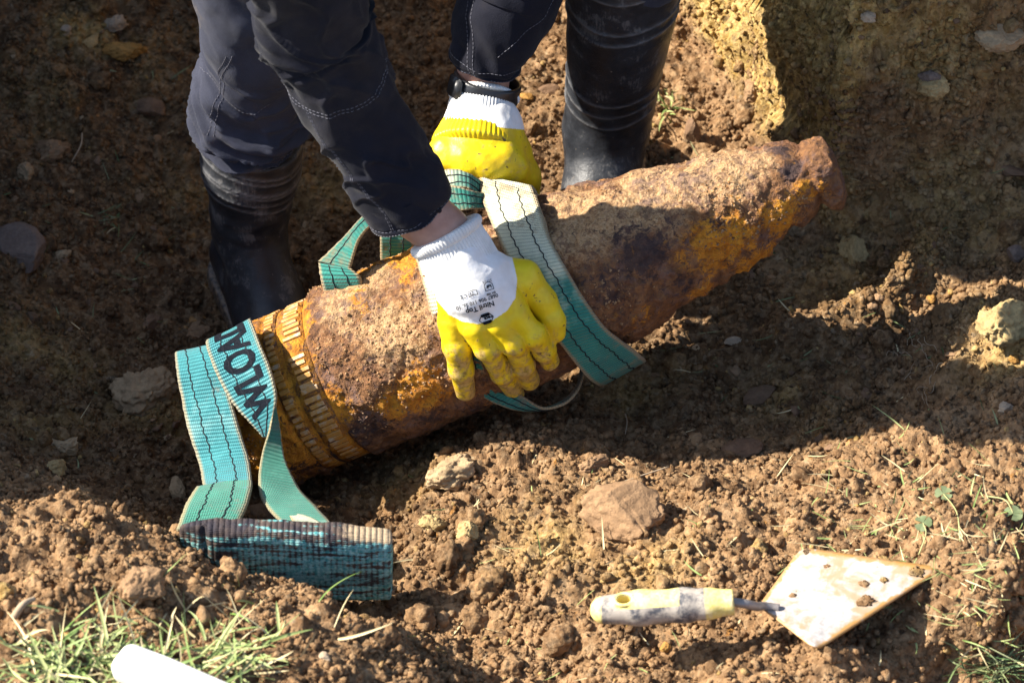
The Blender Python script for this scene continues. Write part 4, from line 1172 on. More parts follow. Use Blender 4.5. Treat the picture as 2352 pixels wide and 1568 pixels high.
# --- rubber boots
def boot(anchor, top, toe_dir, floor_z, rt, ra, ridges, parent):
    heel_f = np.array([anchor[0], anchor[1], floor_z]) - toe_dir * 0.045
    toe_f = heel_f + toe_dir * 0.285
    side = np.cross(toe_dir, [0, 0, 1.0])
    lo, hi = box_of([heel_f, toe_f, top, anchor], 0.085)
    lo[2] = floor_z - 0.03
    G, lo, h = grid_pts(lo, hi, 0.0028)
    dshaft = (top - anchor); Ls = np.linalg.norm(dshaft); ds = dshaft / Ls
    hgt = (G - anchor.astype(np.float32)) @ ds.astype(np.float32)
    F = chain(G, [(anchor, ra), (anchor + dshaft * .35, ra * .55 + rt * .45), (anchor + dshaft * .7, rt), (top, rt * 1.02)])
    # ribs moulded round the shaft and creases at the ankle
    rib = 0
    for r_ in ridges: rib = rib + np.exp(-((hgt - r_ * Ls - 0.008 * np.sin((G @ side.astype(np.float32)) * 30)) / 0.0019)**2)
    F = F - 0.0022 * rib
    ribf = lambda V: np.clip(sum(np.exp(-(((V - anchor) @ ds - r_ * Ls - 0.008 * np.sin((V @ side) * 30)) / 0.0016)**2) for r_ in ridges), 0, 1)
    F = F - 0.0035 * fbm(np.stack([G[..., 0] * 10, G[..., 1] * 10, hgt * 45], -1), 2, 131) * np.exp(-((hgt - 0.03) / 0.05)**2) - 0.0016 * fbm(G * 18, 2, 133)
    up = np.array([0, 0, 1.0])
    foot = chain(G, [(heel_f + up * .05, .043), (heel_f + toe_dir * .10 + up * .052, .044), (heel_f + toe_dir * .19 + up * .040, .044), (toe_f - toe_dir * .045 + up * .036, .040)])
    foot = smin(foot, cone(G, anchor, heel_f + toe_dir * .12 + up * .06, ra, .036), .03)
    F = smin(F, foot, .018)
    sole = np.maximum(chain(G, [(heel_f + up * .01, .049), (heel_f + toe_dir * .1 + up * .01, .046), (heel_f + toe_dir * .2 + up * .01, .052), (toe_f - toe_dir * .045 + up * .01, .044)]),
                      np.abs(G[..., 2] - floor_z - 0.012) - 0.012)
    F = np.maximum(F, -(G[..., 2] - floor_z))
    F = np.maximum(F, (hgt - Ls))
    mud = lambda V: np.clip(smooth(floor_z + 0.07, floor_z + 0.0, V[:, 2]) + 0.0, 0, 1) * 0.9
    o, V, Q = sdf_obj("boot", F, lo, h, M_RUBBER, parent, PL, {"mudline": mud, "rib": ribf})
    so, _, _ = sdf_obj("sole", sole, lo, h, M_RUBBER, o, PL, {"mudline": lambda V: np.full(len(V), 0.85), "rib": lambda V: np.zeros(len(V))})
    return o, V, Q
dirL = norm([0.35, -0.94, 0]); dirR = norm([-0.12, -1.0, 0])
b_L, _, _ = boot(at(572,520,-.262), at(580,318,-.165), dirL, -0.242, .0575, .0415, [.50, .60, .70, .74, .86, .92], person)
b_R, bRV, bRQ = boot(at(1392,300,-.262), at(1442,-95,-.055), dirR, -0.140, .063, .049, [.22, .29, .36, .74, .80, .97], person)
# moulded lettering on the shaft
def onto(name, body, size, bold, origin, rdir, udir, V, Q, mat, parent, off, offs=PL, maxlen=2.0, align='LEFT', mesh=None):
    """flat lettering carried onto a surface along the line of sight; size and places in picture units"""
    tm = mesh if mesh is not None else text_mesh(body, size, bold, align)
    tv, tf = refine(tm, maxlen) if mesh is None else mesh
    bv_ = BVHTree.FromPolygons([tuple(v) for v in V.tolist()], [tuple(q) for q in Q.tolist()])
    px = origin[0] + tv[:, 0] * rdir[0] + tv[:, 1] * udir[0]; py = origin[1] + tv[:, 0] * rdir[1] + tv[:, 1] * udir[1]
    out = []
    for a, b in zip(px, py):
        d = viewdir(a, b); r = bv_.ray_cast(Vector(EYE), Vector(d))
        out.append(np.array(r[0]) + np.array(r[1]) * (off if np.dot(r[1], d) < 0 else -off) if r[0] is not None else EYE + d * (DIST - .1))
    return link(name, fast_mesh(name, np.array(out) - offs, tf), mat, parent)
bsel = bRQ
M_MOULD = plain("moulded_rubber", (0.05, 0.05, 0.055), 0.5)
rd = norm(np.array([80.0, 34.0])); ud = np.array([rd[1], -rd[0]])
onto("moulded_letters", "IN ITALY", 22, 0.3, (1302, 78), rd, ud, bRV, bRQ, M_MOULD, b_R, 0.0006, maxlen=8)

# --- gloves
def seg2(px, py, poly):
    """signed picture distance to a closed outline (negative inside)"""
    P = np.stack([px, py], -1)[:, None]; A_ = np.array(poly, float); B_ = np.roll(A_, -1, 0)
    e = B_ - A_; w = P - A_; t = np.clip((w * e).sum(-1) / (e * e).sum(-1), 0, 1)
    d = np.sqrt(((w - t[..., None] * e)**2).sum(-1)).min(1)
    c = ((A_[:, 1] > P[..., 1]) != (B_[:, 1] > P[..., 1])) & (P[..., 0] < e[:, 0] * (P[..., 1] - A_[:, 1]) / (e[:, 1] + 1e-9) + A_[:, 0])
    return d * np.where(c.sum(1) % 2 == 1, -1, 1)
def picture(V):
    r = V - EYE; dep = -(r @ TOC)
    return PW/2 + FPX * (r @ RIGHT) / dep, PH/2 - FPX * (r @ UP) / dep

def J(px, py, t, r): return (at(px, py, t), r)
# right glove, laid over the strap with the fingers bent down the side of the shell
fingers_R = [
    [J(1040,738,.137,.0155), J(1050,795,.127,.0145), J(1059,848,.107,.0128), J(1069,898,.076,.0108)],
    [J(1090,752,.149,.0152), J(1119,800,.138,.0128), J(1153,856,.094,.0116), J(1184,902,.038,.0100)],
    [J(1146,744,.150,.0150), J(1178,788,.140,.0125), J(1203,838,.100,.0115), J(1217,874,.062,.0102)],
    [J(1184,724,.148,.0150), J(1224,768,.138,.0124), J(1250,804,.113,.0116), J(1263,829,.090,.0106)]]
thumb_R = [J(1122,630,.143,.0255), J(1200,640,.138,.0185), J(1246,690,.128,.0145), J(1268,732,.120,.0132), J(1273,762,.115,.0120)]
allp = [p for f in fingers_R + [thumb_R] for p, r in f] + [at(1020,530,.163)]
lo, hi = box_of(allp, .05); Gg, lo, h = grid_pts(lo, hi, 0.0017)
palm = chain(Gg, [J(1058,600,.155,.034), J(1085,660,.150,.036)], .01)
for k, (x, y, t, r) in enumerate([(1040,733,.138,.0158), (1090,746,.149,.0158), (1146,738,.150,.0158), (1183,718,.148,.0156)]):
    palm = smin(palm, cone(Gg, at(1058 + 20 * k, 625 + 3 * k, .150), at(x, y, t), .029, r), .006)
F = palm
for f in fingers_R:
    fd = chain(Gg, f, .004)
    for p, r in f[1:3]: fd = smin(fd, cone(Gg, p, p + 1e-4, r * 1.04, r * 1.04), .004)     # knuckles
    F = smin(F, fd, .0022)
F = smin(F, chain(Gg, thumb_R, .008), .0035)
tend = lambda a, b: np.exp(-(cone(Gg, a, b, 0, 0) / .006)**2)
# creases across the bent joints and small wrinkles in the coating
wr = 0.0007 * fbm(Gg * 38, 2, 141) + 0.0003 * fbm(Gg * 150, 2, 142)
F = F - wr
white_R = [(930,480),(1120,470),(1172,560),(1176,590),(1188,640),(1184,684),(1164,714),(1132,735),(1098,744),(1062,738),(1030,722),(1004,690),(960,640)]
gR, gRV, gRQ = sdf_obj("glove", F, lo, h, M_GLOVE, person, PL,
    {"coat": lambda V: seg2(*picture(V), white_R) / 2150.0 + np.where((V - at(1080, 660, .150)) @ TOC < -0.012, 0.02, 0.0),
     "soil": lambda V: np.clip(smooth(690, 880, picture(V)[1]), 0, 1) * .85})
gR["label"] = "yellow dipped glove with white back and black print"

def ribbed_cuff(name, path, rad, roll_w, parent, ribs=64, flat=0.82):
    n = 90
    def rib(s, th, b): return 0.00055 * np.cos(th * ribs) + 0.0009 * fbm(b * 40, 2, 151)
    P = crom(path, n); w = np.linspace(0, 1, n)
    R = np.interp(w, np.linspace(0, 1, len(rad)), rad) + 0.0042 * np.sqrt(np.maximum(0, 1 - ((w - roll_w) / roll_w)**2)) * (w < 2 * roll_w)
    # inner turn, so that the opening has thickness
    P = np.vstack([P[0] + (P[4] - P[0]) * np.linspace(2.0, 0.0, 5)[:, None], P]); R = np.concatenate([np.full(5, R[0] - .0035), R])
    me = tube_mesh(name, P - PL, R, ribs * 5, closed_ends=False, flat=flat, disp=rib)
    return link(name, me, M_KNIT, parent)
ribbed_cuff("cuff", [at(1019,532,.163), at(1030,552,.161), at(1050,588,.156), at(1072,628,.151)], [.0365, .0370, .0385, .0392], 0.17, gR)
# print on the back of the glove, as the wearer reads it
r_ = norm(np.array([-.95, .315])); u_ = np.array([.315, .95])
def pr(body, size, org, bold=0.0, maxlen=6): return onto("print", body, size, bold, org, r_, u_, gRV, gRQ, M_INK, gR, 0.0006, maxlen=maxlen)
pr("3111X", 8.2, (1128, 640)); pr("EN 388", 7.0, (1137, 668), .12)
pr("CE", 15, (1071, 673)); pr("0687 906 110 Sz. 10", 12.2, (1142, 673), .1); pr("Nitril Top", 16.5, (1133, 690), .35)
def poly_mesh(loops):
    """thin outlines: list of (points, width)"""
    vs, fs = [], []
    for pts, wd_ in loops:
        pts = [np.array(p, float) for p in pts]
        for a, b in zip(pts[:-1], pts[1:]):
            d = (b - a) / (np.linalg.norm(b - a) + 1e-9); nrm_ = np.array([-d[1], d[0]]) * wd_ / 2; a2 = a - d * wd_ * .3; b2 = b + d * wd_ * .3
            k = len(vs); vs += [a2 - nrm_, b2 - nrm_, b2 + nrm_, a2 + nrm_]; fs.append([k, k+1, k+2, k+3])
    v = np.array([[p[0], p[1], 0] for p in vs]); return v, np.array(fs, np.int32)
def pm(loops, org): return onto("print", "", 1, 0, org, r_, u_, gRV, gRQ, M_INK, gR, 0.0007, mesh=poly_mesh(loops))
arc = [(-9.5,-8)] + [(-9.5 * math.cos(a), 2 + 8.5 * math.sin(a)) for a in np.linspace(0, math.pi, 12)] + [(9.5,-8), (-9.5,-8)]
pm([([(x, -y) for x, y in arc], 1.3), ([(-5,4),(-5,-3),(1,-3),(1,1),(5,1)], 1.5), ([(-4,0),(4,-1)], 1.6), ([(3,4),(3,-4)], 1.4)], (1122, 658))
pm([([(-10,-5),(0,-7),(10,-5),(10,6),(0,4),(-10,6),(-10,-5)], 1.3), ([(0,-7),(0,4)], 1.2), ([(5,3),(5,-2)], 2.0)], (1086, 673))
hexa = lambda s: [(s*1.25*math.cos(a), s*math.sin(a)) for a in np.radians([0, 60, 120, 180, 240, 300, 360])]
pm([(hexa(13.5), 1.6), ([(-8.5,8.2),(8.5,8.2)], 6.0), ([(-8.5,-8.2),(8.5,-8.2)], 6.0)], (1117, 731))
pr("reca", 11.5, (1130, 722.5), .5)

# left glove: a fist round the top of the sling
fingers_L = [
    [J(1030,344,.028,.0185), J(1026,370,.030,.0170), J(1050,396,.006,.0150), J(1075,398,-.020,.0135)],
    [J(1072,358,.036,.0190), J(1072,382,.034,.0175), J(1098,406,.010,.0155), J(1120,403,-.020,.0135)],
    [J(1116,366,.038,.0190), J(1128,390,.034,.0175), J(1152,410,.010,.0155), J(1160,406,-.020,.0135)],
    [J(1154,362,.034,.0185), J(1178,388,.028,.0168), J(1198,412,.006,.0150), J(1200,418,-.024,.0130)]]
thumb_L = [J(1140,310,.010,.0235), J(1178,350,.004,.0195), J(1200,400,-.006,.0175), J(1206,440,-.022,.0150)]
allp = [p for f in fingers_L + [thumb_L] for p, r in f] + [at(1100,255,.0)]
lo, hi = box_of(allp, .05); Gg, lo, h = grid_pts(lo, hi, 0.0019)
F = chain(Gg, [J(1104,262,.004,.0345), J(1100,300,.012,.0365)], .01)
for k, (x, y, t, r) in enumerate([(1030,352,.026,.021), (1072,366,.034,.0215), (1116,374,.036,.0215), (1154,370,.032,.021)]):
    F = smin(F, cone(Gg, at(1078 + 20 * k, 300, .012), at(x, y, t), .030, r), .014)
for f in fingers_L: F = smin(F, chain(Gg, f, .004), .006)
F = smin(F, chain(Gg, thumb_L, .008), .012)
F = F - 0.0016 * fbm(Gg * 30, 2, 161) - 0.0004 * fbm(Gg * 130, 2, 162)
# the coating ends in a raised lip; ribs show through it near the wrist
def axial(V): return (V - at(1103, 275, .004)) @ norm(at(1095, 350, .02) - at(1103, 275, .004))
gL, gLV, gLQ = sdf_obj("glove", F, lo, h, M_GLOVE, person, PL,
    {"coat": lambda V: (picture(V)[1] - 292 - 0.10 * (picture(V)[0] - 1100)) / 2000.0 * 1.0 + 0.002, "soil": lambda V: np.full(len(V), 0.35)})
gL["label"] = "wet yellow dipped glove gripping the sling"
ribbed_cuff("cuff", [at(1112,212,.002), at(1110,228,.004), at(1107,252,.008), at(1104,282,.012)], [.0350, .0355, .0375, .0385], 0.16, gL, flat=0.9)
# ribbed band of the coated wrist
def ribd(s, th, b): return 0.0006 * np.cos(th * 56) + 0.0006 * fbm(b * 60, 2, 7)
wb = tube_mesh("coated_ribbing", crom([at(1106,282,.010), at(1101,310,.014), at(1095,352,.022)], 24) - PL, np.concatenate([np.linspace(.0395, .0500, 20), [.0495, .047, .043, .038]]), 280, closed_ends=False, flat=0.82, disp=ribd)
for kk, val in (("coat", 0.02), ("soil", 0.25)): attr(wb, kk, np.full(len(wb.vertices), val))
link("coated_ribbing", wb, M_GLOVE, gL)

# wrist watch on the left arm
wc = at(1116,203,.003); ax = norm(at(1112,225,.004) - at(1130,150,.02))
wb_path = []
wa = norm(TOC - ax * (TOC @ ax)); wb_ = np.cross(ax, wa)
watch_th = np.linspace(0, 2 * math.pi, 72, endpoint=False)
prof = [(-.0115, .0335), (-.0115, .0368), (-.009, .0378), (.009, .0378), (.0115, .0368), (.0115, .0335)]
Vw = np.stack([wc + ax * p[0] + p[1] * (np.cos(watch_th)[:, None] * wa + np.sin(watch_th)[:, None] * wb_) for p in prof])
ix = np.arange(len(prof) * 72).reshape(len(prof), 72)
Qw = np.stack([ix, np.roll(ix, -1, 1), np.roll(np.roll(ix, -1, 1), -1, 0), np.roll(ix, -1, 0)], -1).reshape(-1, 4)
wme = fast_mesh("watch", Vw.reshape(-1, 3) - PL, Qw)
watch = link("watch", wme, M_WATCH, person)
def watch_piece(name, ang, along, sz, mat, out=.0385, bev=0.0008):
    bm = bmesh.new(); bmesh.ops.create_cube(bm, size=1.0)
    for v in bm.verts: v.co = (v.co.x * sz[0], v.co.y * sz[1], v.co.z * sz[2])
    bmesh.ops.bevel(bm, geom=bm.edges[:], offset=bev, segments=2, affect='EDGES')
    dd = math.cos(ang) * wa + math.sin(ang) * wb_; ttv = np.cross(dd, ax); p = wc + ax * along + dd * out - PL
    Mx = Matrix(((ttv[0], ax[0], dd[0], p[0]), (ttv[1], ax[1], dd[1], p[1]), (ttv[2], ax[2], dd[2], p[2]), (0, 0, 0, 1)))
    bm.transform(Mx); me = bpy.data.meshes.new(name); bm.to_mesh(me); bm.free()
    return link(name, me, mat, watch)
sgn = 1 if (wb_ @ RIGHT) > 0 else -1
watch_piece("watch_case", -0.95 * sgn, 0, (.026, .024, .006), M_WATCH, .0388, .002)
watch_piece("button", -0.18 * sgn, .002, (.0055, .0055, .004), M_STEEL, .0390, .0015)
for a in (0.08, 0.2, 0.42, 0.56, 0.72): watch_piece("strap_slot", a * sgn, .001, (.0014, .006 if a != 0.2 else .011, .0012), M_STEEL, .0378, .0003)

# ================================================================== TROWEL
M_BLADE = None
def blade_material():
    N = NT("whitened_steel_blade"); n1 = N.noise(26, 5, 0.65, dist=.4); n2 = N.noise(190, 4, 0.65)
    c = N.mix(N.ramp(n2, 0.3, 0.7), (0.36, 0.335, 0.315), (0.52, 0.50, 0.485))
    c = N.mix(N.ramp(N.math('ADD', n1, N.math('MULTIPLY', N.attr("smear"), 0.20)), 0.48, 0.64, 0.0, 0.85), c, (0.40, 0.26, 0.14))
    c = N.mix(N.ramp(N.math('ADD', N.attr("rim"), N.math('MULTIPLY', N.math('SUBTRACT', N.noise(60, 5, 0.7), .5), 1.4)), 0.62, 0.9, 0.0, 0.85), c, (0.42, 0.21, 0.05))
    return N.done(c, N.ramp(n2, 0.3, 0.7, 0.4, 0.65), N.bump(N.math('ADD', n2, n1), 0.25, 0.001), 0.4, Metallic=0.1)
BP = [(1740,1392), (1836,1259), (2162,1306), (1872,1494)]
# the plane the blade rests on: fitted to the ground under it, then lifted on to the lumps
gpts = []
for a in np.linspace(0, 1, 9):
    for b in np.linspace(0, 1, 9):
        gpts.append(hit_ground(*(np.array(BP[0]) * (1-a) * (1-b) + np.array(BP[1]) * (1-a) * b + np.array(BP[3]) * a * (1-b) + np.array(BP[2]) * a * b))[0])
gpts = np.array(gpts); Ap = np.c_[gpts[:, :2], np.ones(len(gpts))]
pl = np.linalg.lstsq(Ap, gpts[:, 2], rcond=None)[0]
pl[2] += np.percentile(gpts[:, 2] - Ap @ pl, 97) + 0.004
def on_plane(px, py, up=0.0):
    d = RIGHT * ((px - PW/2) / FPX) + UP * (-(py - PH/2) / FPX) - TOC
    k = (pl[0] * EYE[0] + pl[1] * EYE[1] + pl[2] + up - EYE[2]) / (d[2] - pl[0] * d[0] - pl[1] * d[1])
    return EYE + d * k
BW = [on_plane(x, y) for x, y in BP]; zb = float(BW[0][2])
tro = thing("trowel", "pointed mason's trowel with yellow and grey handle lying on the spoil", "trowel", BW[0])
TL0 = np.array(tro.location)
# outline with rounded corners
def rounded(poly, r, n=6):
    out = []; k = len(poly)
    for i in range(k):
        p0, p1, p2 = poly[i-1], poly[i], poly[(i+1) % k]
        a = p1 + norm(p0 - p1) * r; b = p1 + norm(p2 - p1) * r
        for t in np.linspace(0, 1, n): out.append((1-t)**2 * a + 2*t*(1-t) * p1 + t*t * b)
    return np.array(out)
ol = rounded(BW, 0.012)
cen = ol.mean(0); rings = 14
V, F = [], []
for side, zo in ((0, 0.0009), (1, -0.0009)):
    for k in range(rings + 1):
        f = k / rings
        ring = cen + (ol - cen) * f
        ring = ring + np.array([0, 0, 1]) * (zo + 0.004 * f * f * np.cos(np.linspace(0, 4 * math.pi, len(ol)))[:, None] * 0.5 + 0.0)
        V.append(ring)
n_ = len(ol); V = np.vstack(V); ixs = np.arange(len(V)).reshape(2, rings + 1, n_)
for side in (0, 1):
    g = ixs[side]; qd = np.stack([g[:-1], np.roll(g, -1, 1)[:-1], np.roll(g, -1, 1)[1:], g[1:]], -1).reshape(-1, 4)
    F.append(qd if side else qd[:, ::-1])
F.append(np.stack([ixs[0, -1], np.roll(ixs[0, -1], -1), np.roll(ixs[1, -1], -1), ixs[1, -1]], -1))
bme = fast_mesh("blade", V - TL0, np.vstack(F))
bm = bmesh.new(); bm.from_mesh(bme); bmesh.ops.remove_doubles(bm, verts=bm.verts[:], dist=1e-6); bmesh.ops.recalc_face_normals(bm, faces=bm.faces[:]); bm.to_mesh(bme); bm.free()
vv = mesh_arrays(bme)[0] + TL0
pxy = picture(vv)
edge_d = np.abs(seg2(pxy[0], pxy[1], BP)) / 2500
attr(bme, "rim", 1 - smooth(0.0, 0.010, edge_d)); attr(bme, "smear", smooth(1850, 2100, pxy[0]) * 0.8 + 0.5 * smooth(1450, 1490, pxy[1]))
blade = link("blade", bme, blade_material(), tro, shade=False)
# tang: down from the handle in a crank, then flat along the blade
zh = zb + 0.030
tang_p = crom([atz(1680,1381,zh), atz(1712,1386,zh - .002), atz(1738,1392,zh - .012), on_plane(1752,1391,.008), on_plane(1770,1393,.0045), on_plane(1790,1396,.003)], 30)
M_TANG = plain("worn_grey_steel", (0.30, 0.27, 0.25), 0.45, spec=0.5, Metallic=0.4)
link("tang", tube_mesh("tang", tang_p - TL0, np.linspace(.0046, .0040, 30), 12), M_TANG, tro)
# handle with a hanging hole, grey soft grip let into the pale yellow
ha, hb_ = atz(1388,1400,zb + .016), atz(1686,1382,zh)
hx = norm(hb_ - ha); hl = np.linalg.norm(hb_ - ha); hy = norm(np.cross([0, 0, 1.0], hx)); hz = np.cross(hx, hy)
lo, hi = box_of([ha, hb_], .03); Gt, lo, h = grid_pts(lo, hi, 0.0013)
F_ = chain(Gt, [(ha, .0135), (ha + hx * hl * .28, .0162), (ha + hx * hl * .62, .0158), (ha + hx * hl * .80, .0138), (hb_, .0122)], .006)
F_ = np.maximum(F_, (Gt - hb_) @ hx)
hc = ha + hx * 0.020
dh = Gt - hc; cyl = np.sqrt((dh @ hx)**2 * .55 + (dh @ hy)**2) - 0.0052
F_ = np.maximum(F_, -cyl)
ringd = np.sqrt((np.sqrt((dh @ hx)**2 * .55 + (dh @ hy)**2) - 0.0068)**2 + (dh @ hz - .0148)**2) - 0.0018
F_ = smin(F_, ringd, .001)
def handle_material():
    N = NT("yellow_and_grey_handle"); n1 = N.noise(60, 5, 0.7); n2 = N.noise(300, 3, 0.6)
    yel = N.mix(N.ramp(n2, 0.3, 0.7), (0.72, 0.58, 0.16), (0.80, 0.69, 0.28))
    yel = N.mix(N.ramp(n1, 0.50, 0.66, 0.0, 0.65), yel, (0.66, 0.57, 0.42))
    gry = N.mix(N.ramp(n1, 0.36, 0.60), (0.055, 0.06, 0.075), (0.42, 0.37, 0.31))
    return N.done(N.mix(N.ramp(N.attr("grip"), -0.0005, 0.0005), yel, gry), 0.5, N.bump(N.math('ADD', n1, n2), 0.25, 0.001), 0.4)
def grip(V):
    x = (V - ha) @ hx / hl; d = V - ha - ((V - ha) @ hx)[:, None] * hx
    an = np.arctan2(d @ hz, d @ hy)          # 0 at the far side, pi/2 on top, +-pi at the near side
    top = smooth(0, 1, 0) + np.abs(np.arctan2(np.sin(an - 1.45), np.cos(an - 1.45)))
    g = np.minimum(np.minimum(x - (-0.02), 0.78 - x), 0.3)
    panel = np.minimum(np.minimum(x - 0.10, 0.58 - x) * 2.5, 0.78 - top)      # yellow window on top of the grip
    r_h = np.sqrt(((V - hc) @ hx)**2 * .55 + ((V - hc) @ hy)**2)
    g = np.minimum(g, -panel * 0.3)
    g = np.where((r_h < 0.0088) & (d @ hz > 0), -0.01, g)
    return g * 0.05
ho, hV, hQ = sdf_obj("handle", F_, lo, h, handle_material(), tro, TL0, {"grip": grip})
# bits of soil stuck to the blade
for k, (x, y, r) in enumerate([(1990,1378,.010), (2105,1312,.009), (1985,1340,.006), (2030,1330,.005), (1855,1268,.006), (2030,1282,.006), (1900,1300,.004), (1820,1450,.004)]):
    bv, bf = ico(3); v = bv * np.array([1, .8, .07]) * r * .75; v = v * (1 + .55 * fbm(bv * 2.2 + k * 7, 4, 5))[:, None]
    c = on_plane(x, y, .002) - TL0
    me = fast_mesh("stuck_soil", v + c, bf); attr(me, "dry", np.full(len(v), .5)); attr(me, "clay", np.full(len(v), .5 if k % 2 else 0))
    link("stuck_soil", me, M_SOIL, tro)

# ================================================================== HAND BRUSH
bz = 0.0
bc = hit_ground(330, 1535)[0]
zt = bc[2] + 0.034
e0, e1 = atz(268, 1512, zt), atz(560, 1640, zt + .004)
bx = norm(e1 - e0); by = norm(np.cross([0, 0, 1.0], bx)); bzv = np.cross(bx, by)
br = thing("brush", "hand brush with white wooden handle and dark bristles on the grass", "brush", bc)
BL0 = np.array(br.location)
lo, hi = box_of([e0, e1], .04); Gb, lo, h = grid_pts(lo, hi, 0.0022)
dd = Gb - e0.astype(np.float32); X_, Y_, Z_ = dd @ bx, dd @ by, dd @ bzv
hl_ = np.linalg.norm(e1 - e0)
wy = 0.0185 + 0.002 * smooth(0, .05, X_)
q0 = np.stack([np.abs(X_ - hl_ / 2) - hl_ / 2 + .012, np.abs(Y_) - wy + .012, np.abs(Z_) - .012 + .009], -1)
Fb = np.sqrt((np.maximum(q0, 0)**2).sum(-1)) + np.minimum(q0.max(-1), 0) - .0105
M_WHITEWOOD = plain("white_painted_wood", (0.80, 0.78, 0.74), 0.45, bump=90)
sdf_obj("handle", Fb, lo, h, M_WHITEWOOD, br, BL0)
rng = np.random.default_rng(21); ms = []
for k in range(420):
    u_ = rng.uniform(.018, .15); s_ = rng.uniform(-.014, .012)
    p0 = e0 + bx * u_ + by * s_ - bzv * .006
    dirb = norm(-bzv * .7 - by * (.8 + .6 * rng.random()) + bx * rng.normal() * .12)
    L_ = .034 + .012 * rng.random()
    ms.append(mesh_arrays(tube_mesh("b", np.array([p0, p0 + dirb * L_ * .5, p0 + dirb * L_ + rng.normal(size=3) * .002]) - BL0, [.0009, .0008, .0005], 4, closed_ends=False)))
M_BRIST = plain("dark_bristle", (0.03, 0.03, 0.04), 0.5)
bo = link("bristles", join_meshes("bristles", ms), M_BRIST, br); bo["kind"] = "stuff"

# ================================================================== STONES AND CLODS
STONE_M = {}
def stone_mat(key, tint):
    if key not in STONE_M: STONE_M[key] = soil_material("stone_" + key, attrs=False, tint=tint, stone=True)
    return STONE_M[key]
TINTS = {"tan": (0.52, 0.38, 0.22), "brown": (0.21, 0.13, 0.085), "grey": (0.19, 0.16, 0.15), "ochre": (0.52, 0.27, 0.06), "pale": (0.60, 0.48, 0.34),
         "dark": (0.10, 0.068, 0.05), "clod": (0.36, 0.225, 0.125), "yellow": (0.56, 0.42, 0.19)}
def stone(name, label, cat, px, py, size, shape=(1, .85, .65), rot=0.0, tint="tan", facets=4, rough=0.16, sink=0.3, seed=1, group=None, tilt=0.0, sub=5):
    p, nrm_ = hit_ground(px, py)
    rng = np.random.default_rng(seed)
    bv, bf = ico(sub)
    v = bv.copy()
    for _ in range(facets):                       # broken faces
        n_ = norm(rng.normal(size=3)); c_ = rng.uniform(.50, .82)
        over = np.maximum(0, v @ n_ - c_); v = v - over[:, None] * n_ * 0.94
    v = v * (1 + rough * fbm(bv * 1.7 + seed, 4, seed) + rough * .45 * fbm(bv * 6 + seed, 3, seed + 1) + rough * .2 * fbm(bv * 15, 2, seed + 2))[:, None]
    if tint in ('clod', 'tan', 'yellow', 'ochre'): v = v * (1 + .10 * (bumps(bv * 4.5 + seed, seed) - .3) + .05 * (bumps(bv * 11, seed + 3) - .3))[:, None]
    v = v * np.array(shape) * size / 2
    cz, sz = math.cos(rot), math.sin(rot)
    ct, st = math.cos(tilt), math.sin(tilt)
    v = v @ np.array([[1, 0, 0], [0, ct, st], [0, -st, ct]])
    v = v @ np.array([[cz, sz, 0], [-sz, cz, 0], [0, 0, 1]])
    up = norm(nrm_ * .6 + np.array([0, 0, .4])); 
    zmin = v[:, 2].min()
    loc = p + up * (-zmin * (1 - 2 * sink))
    me = fast_mesh(name, v, bf)
    o = link(name, me, stone_mat(tint, TINTS[tint])); o.location = loc
    return tag(o, label, cat, group)
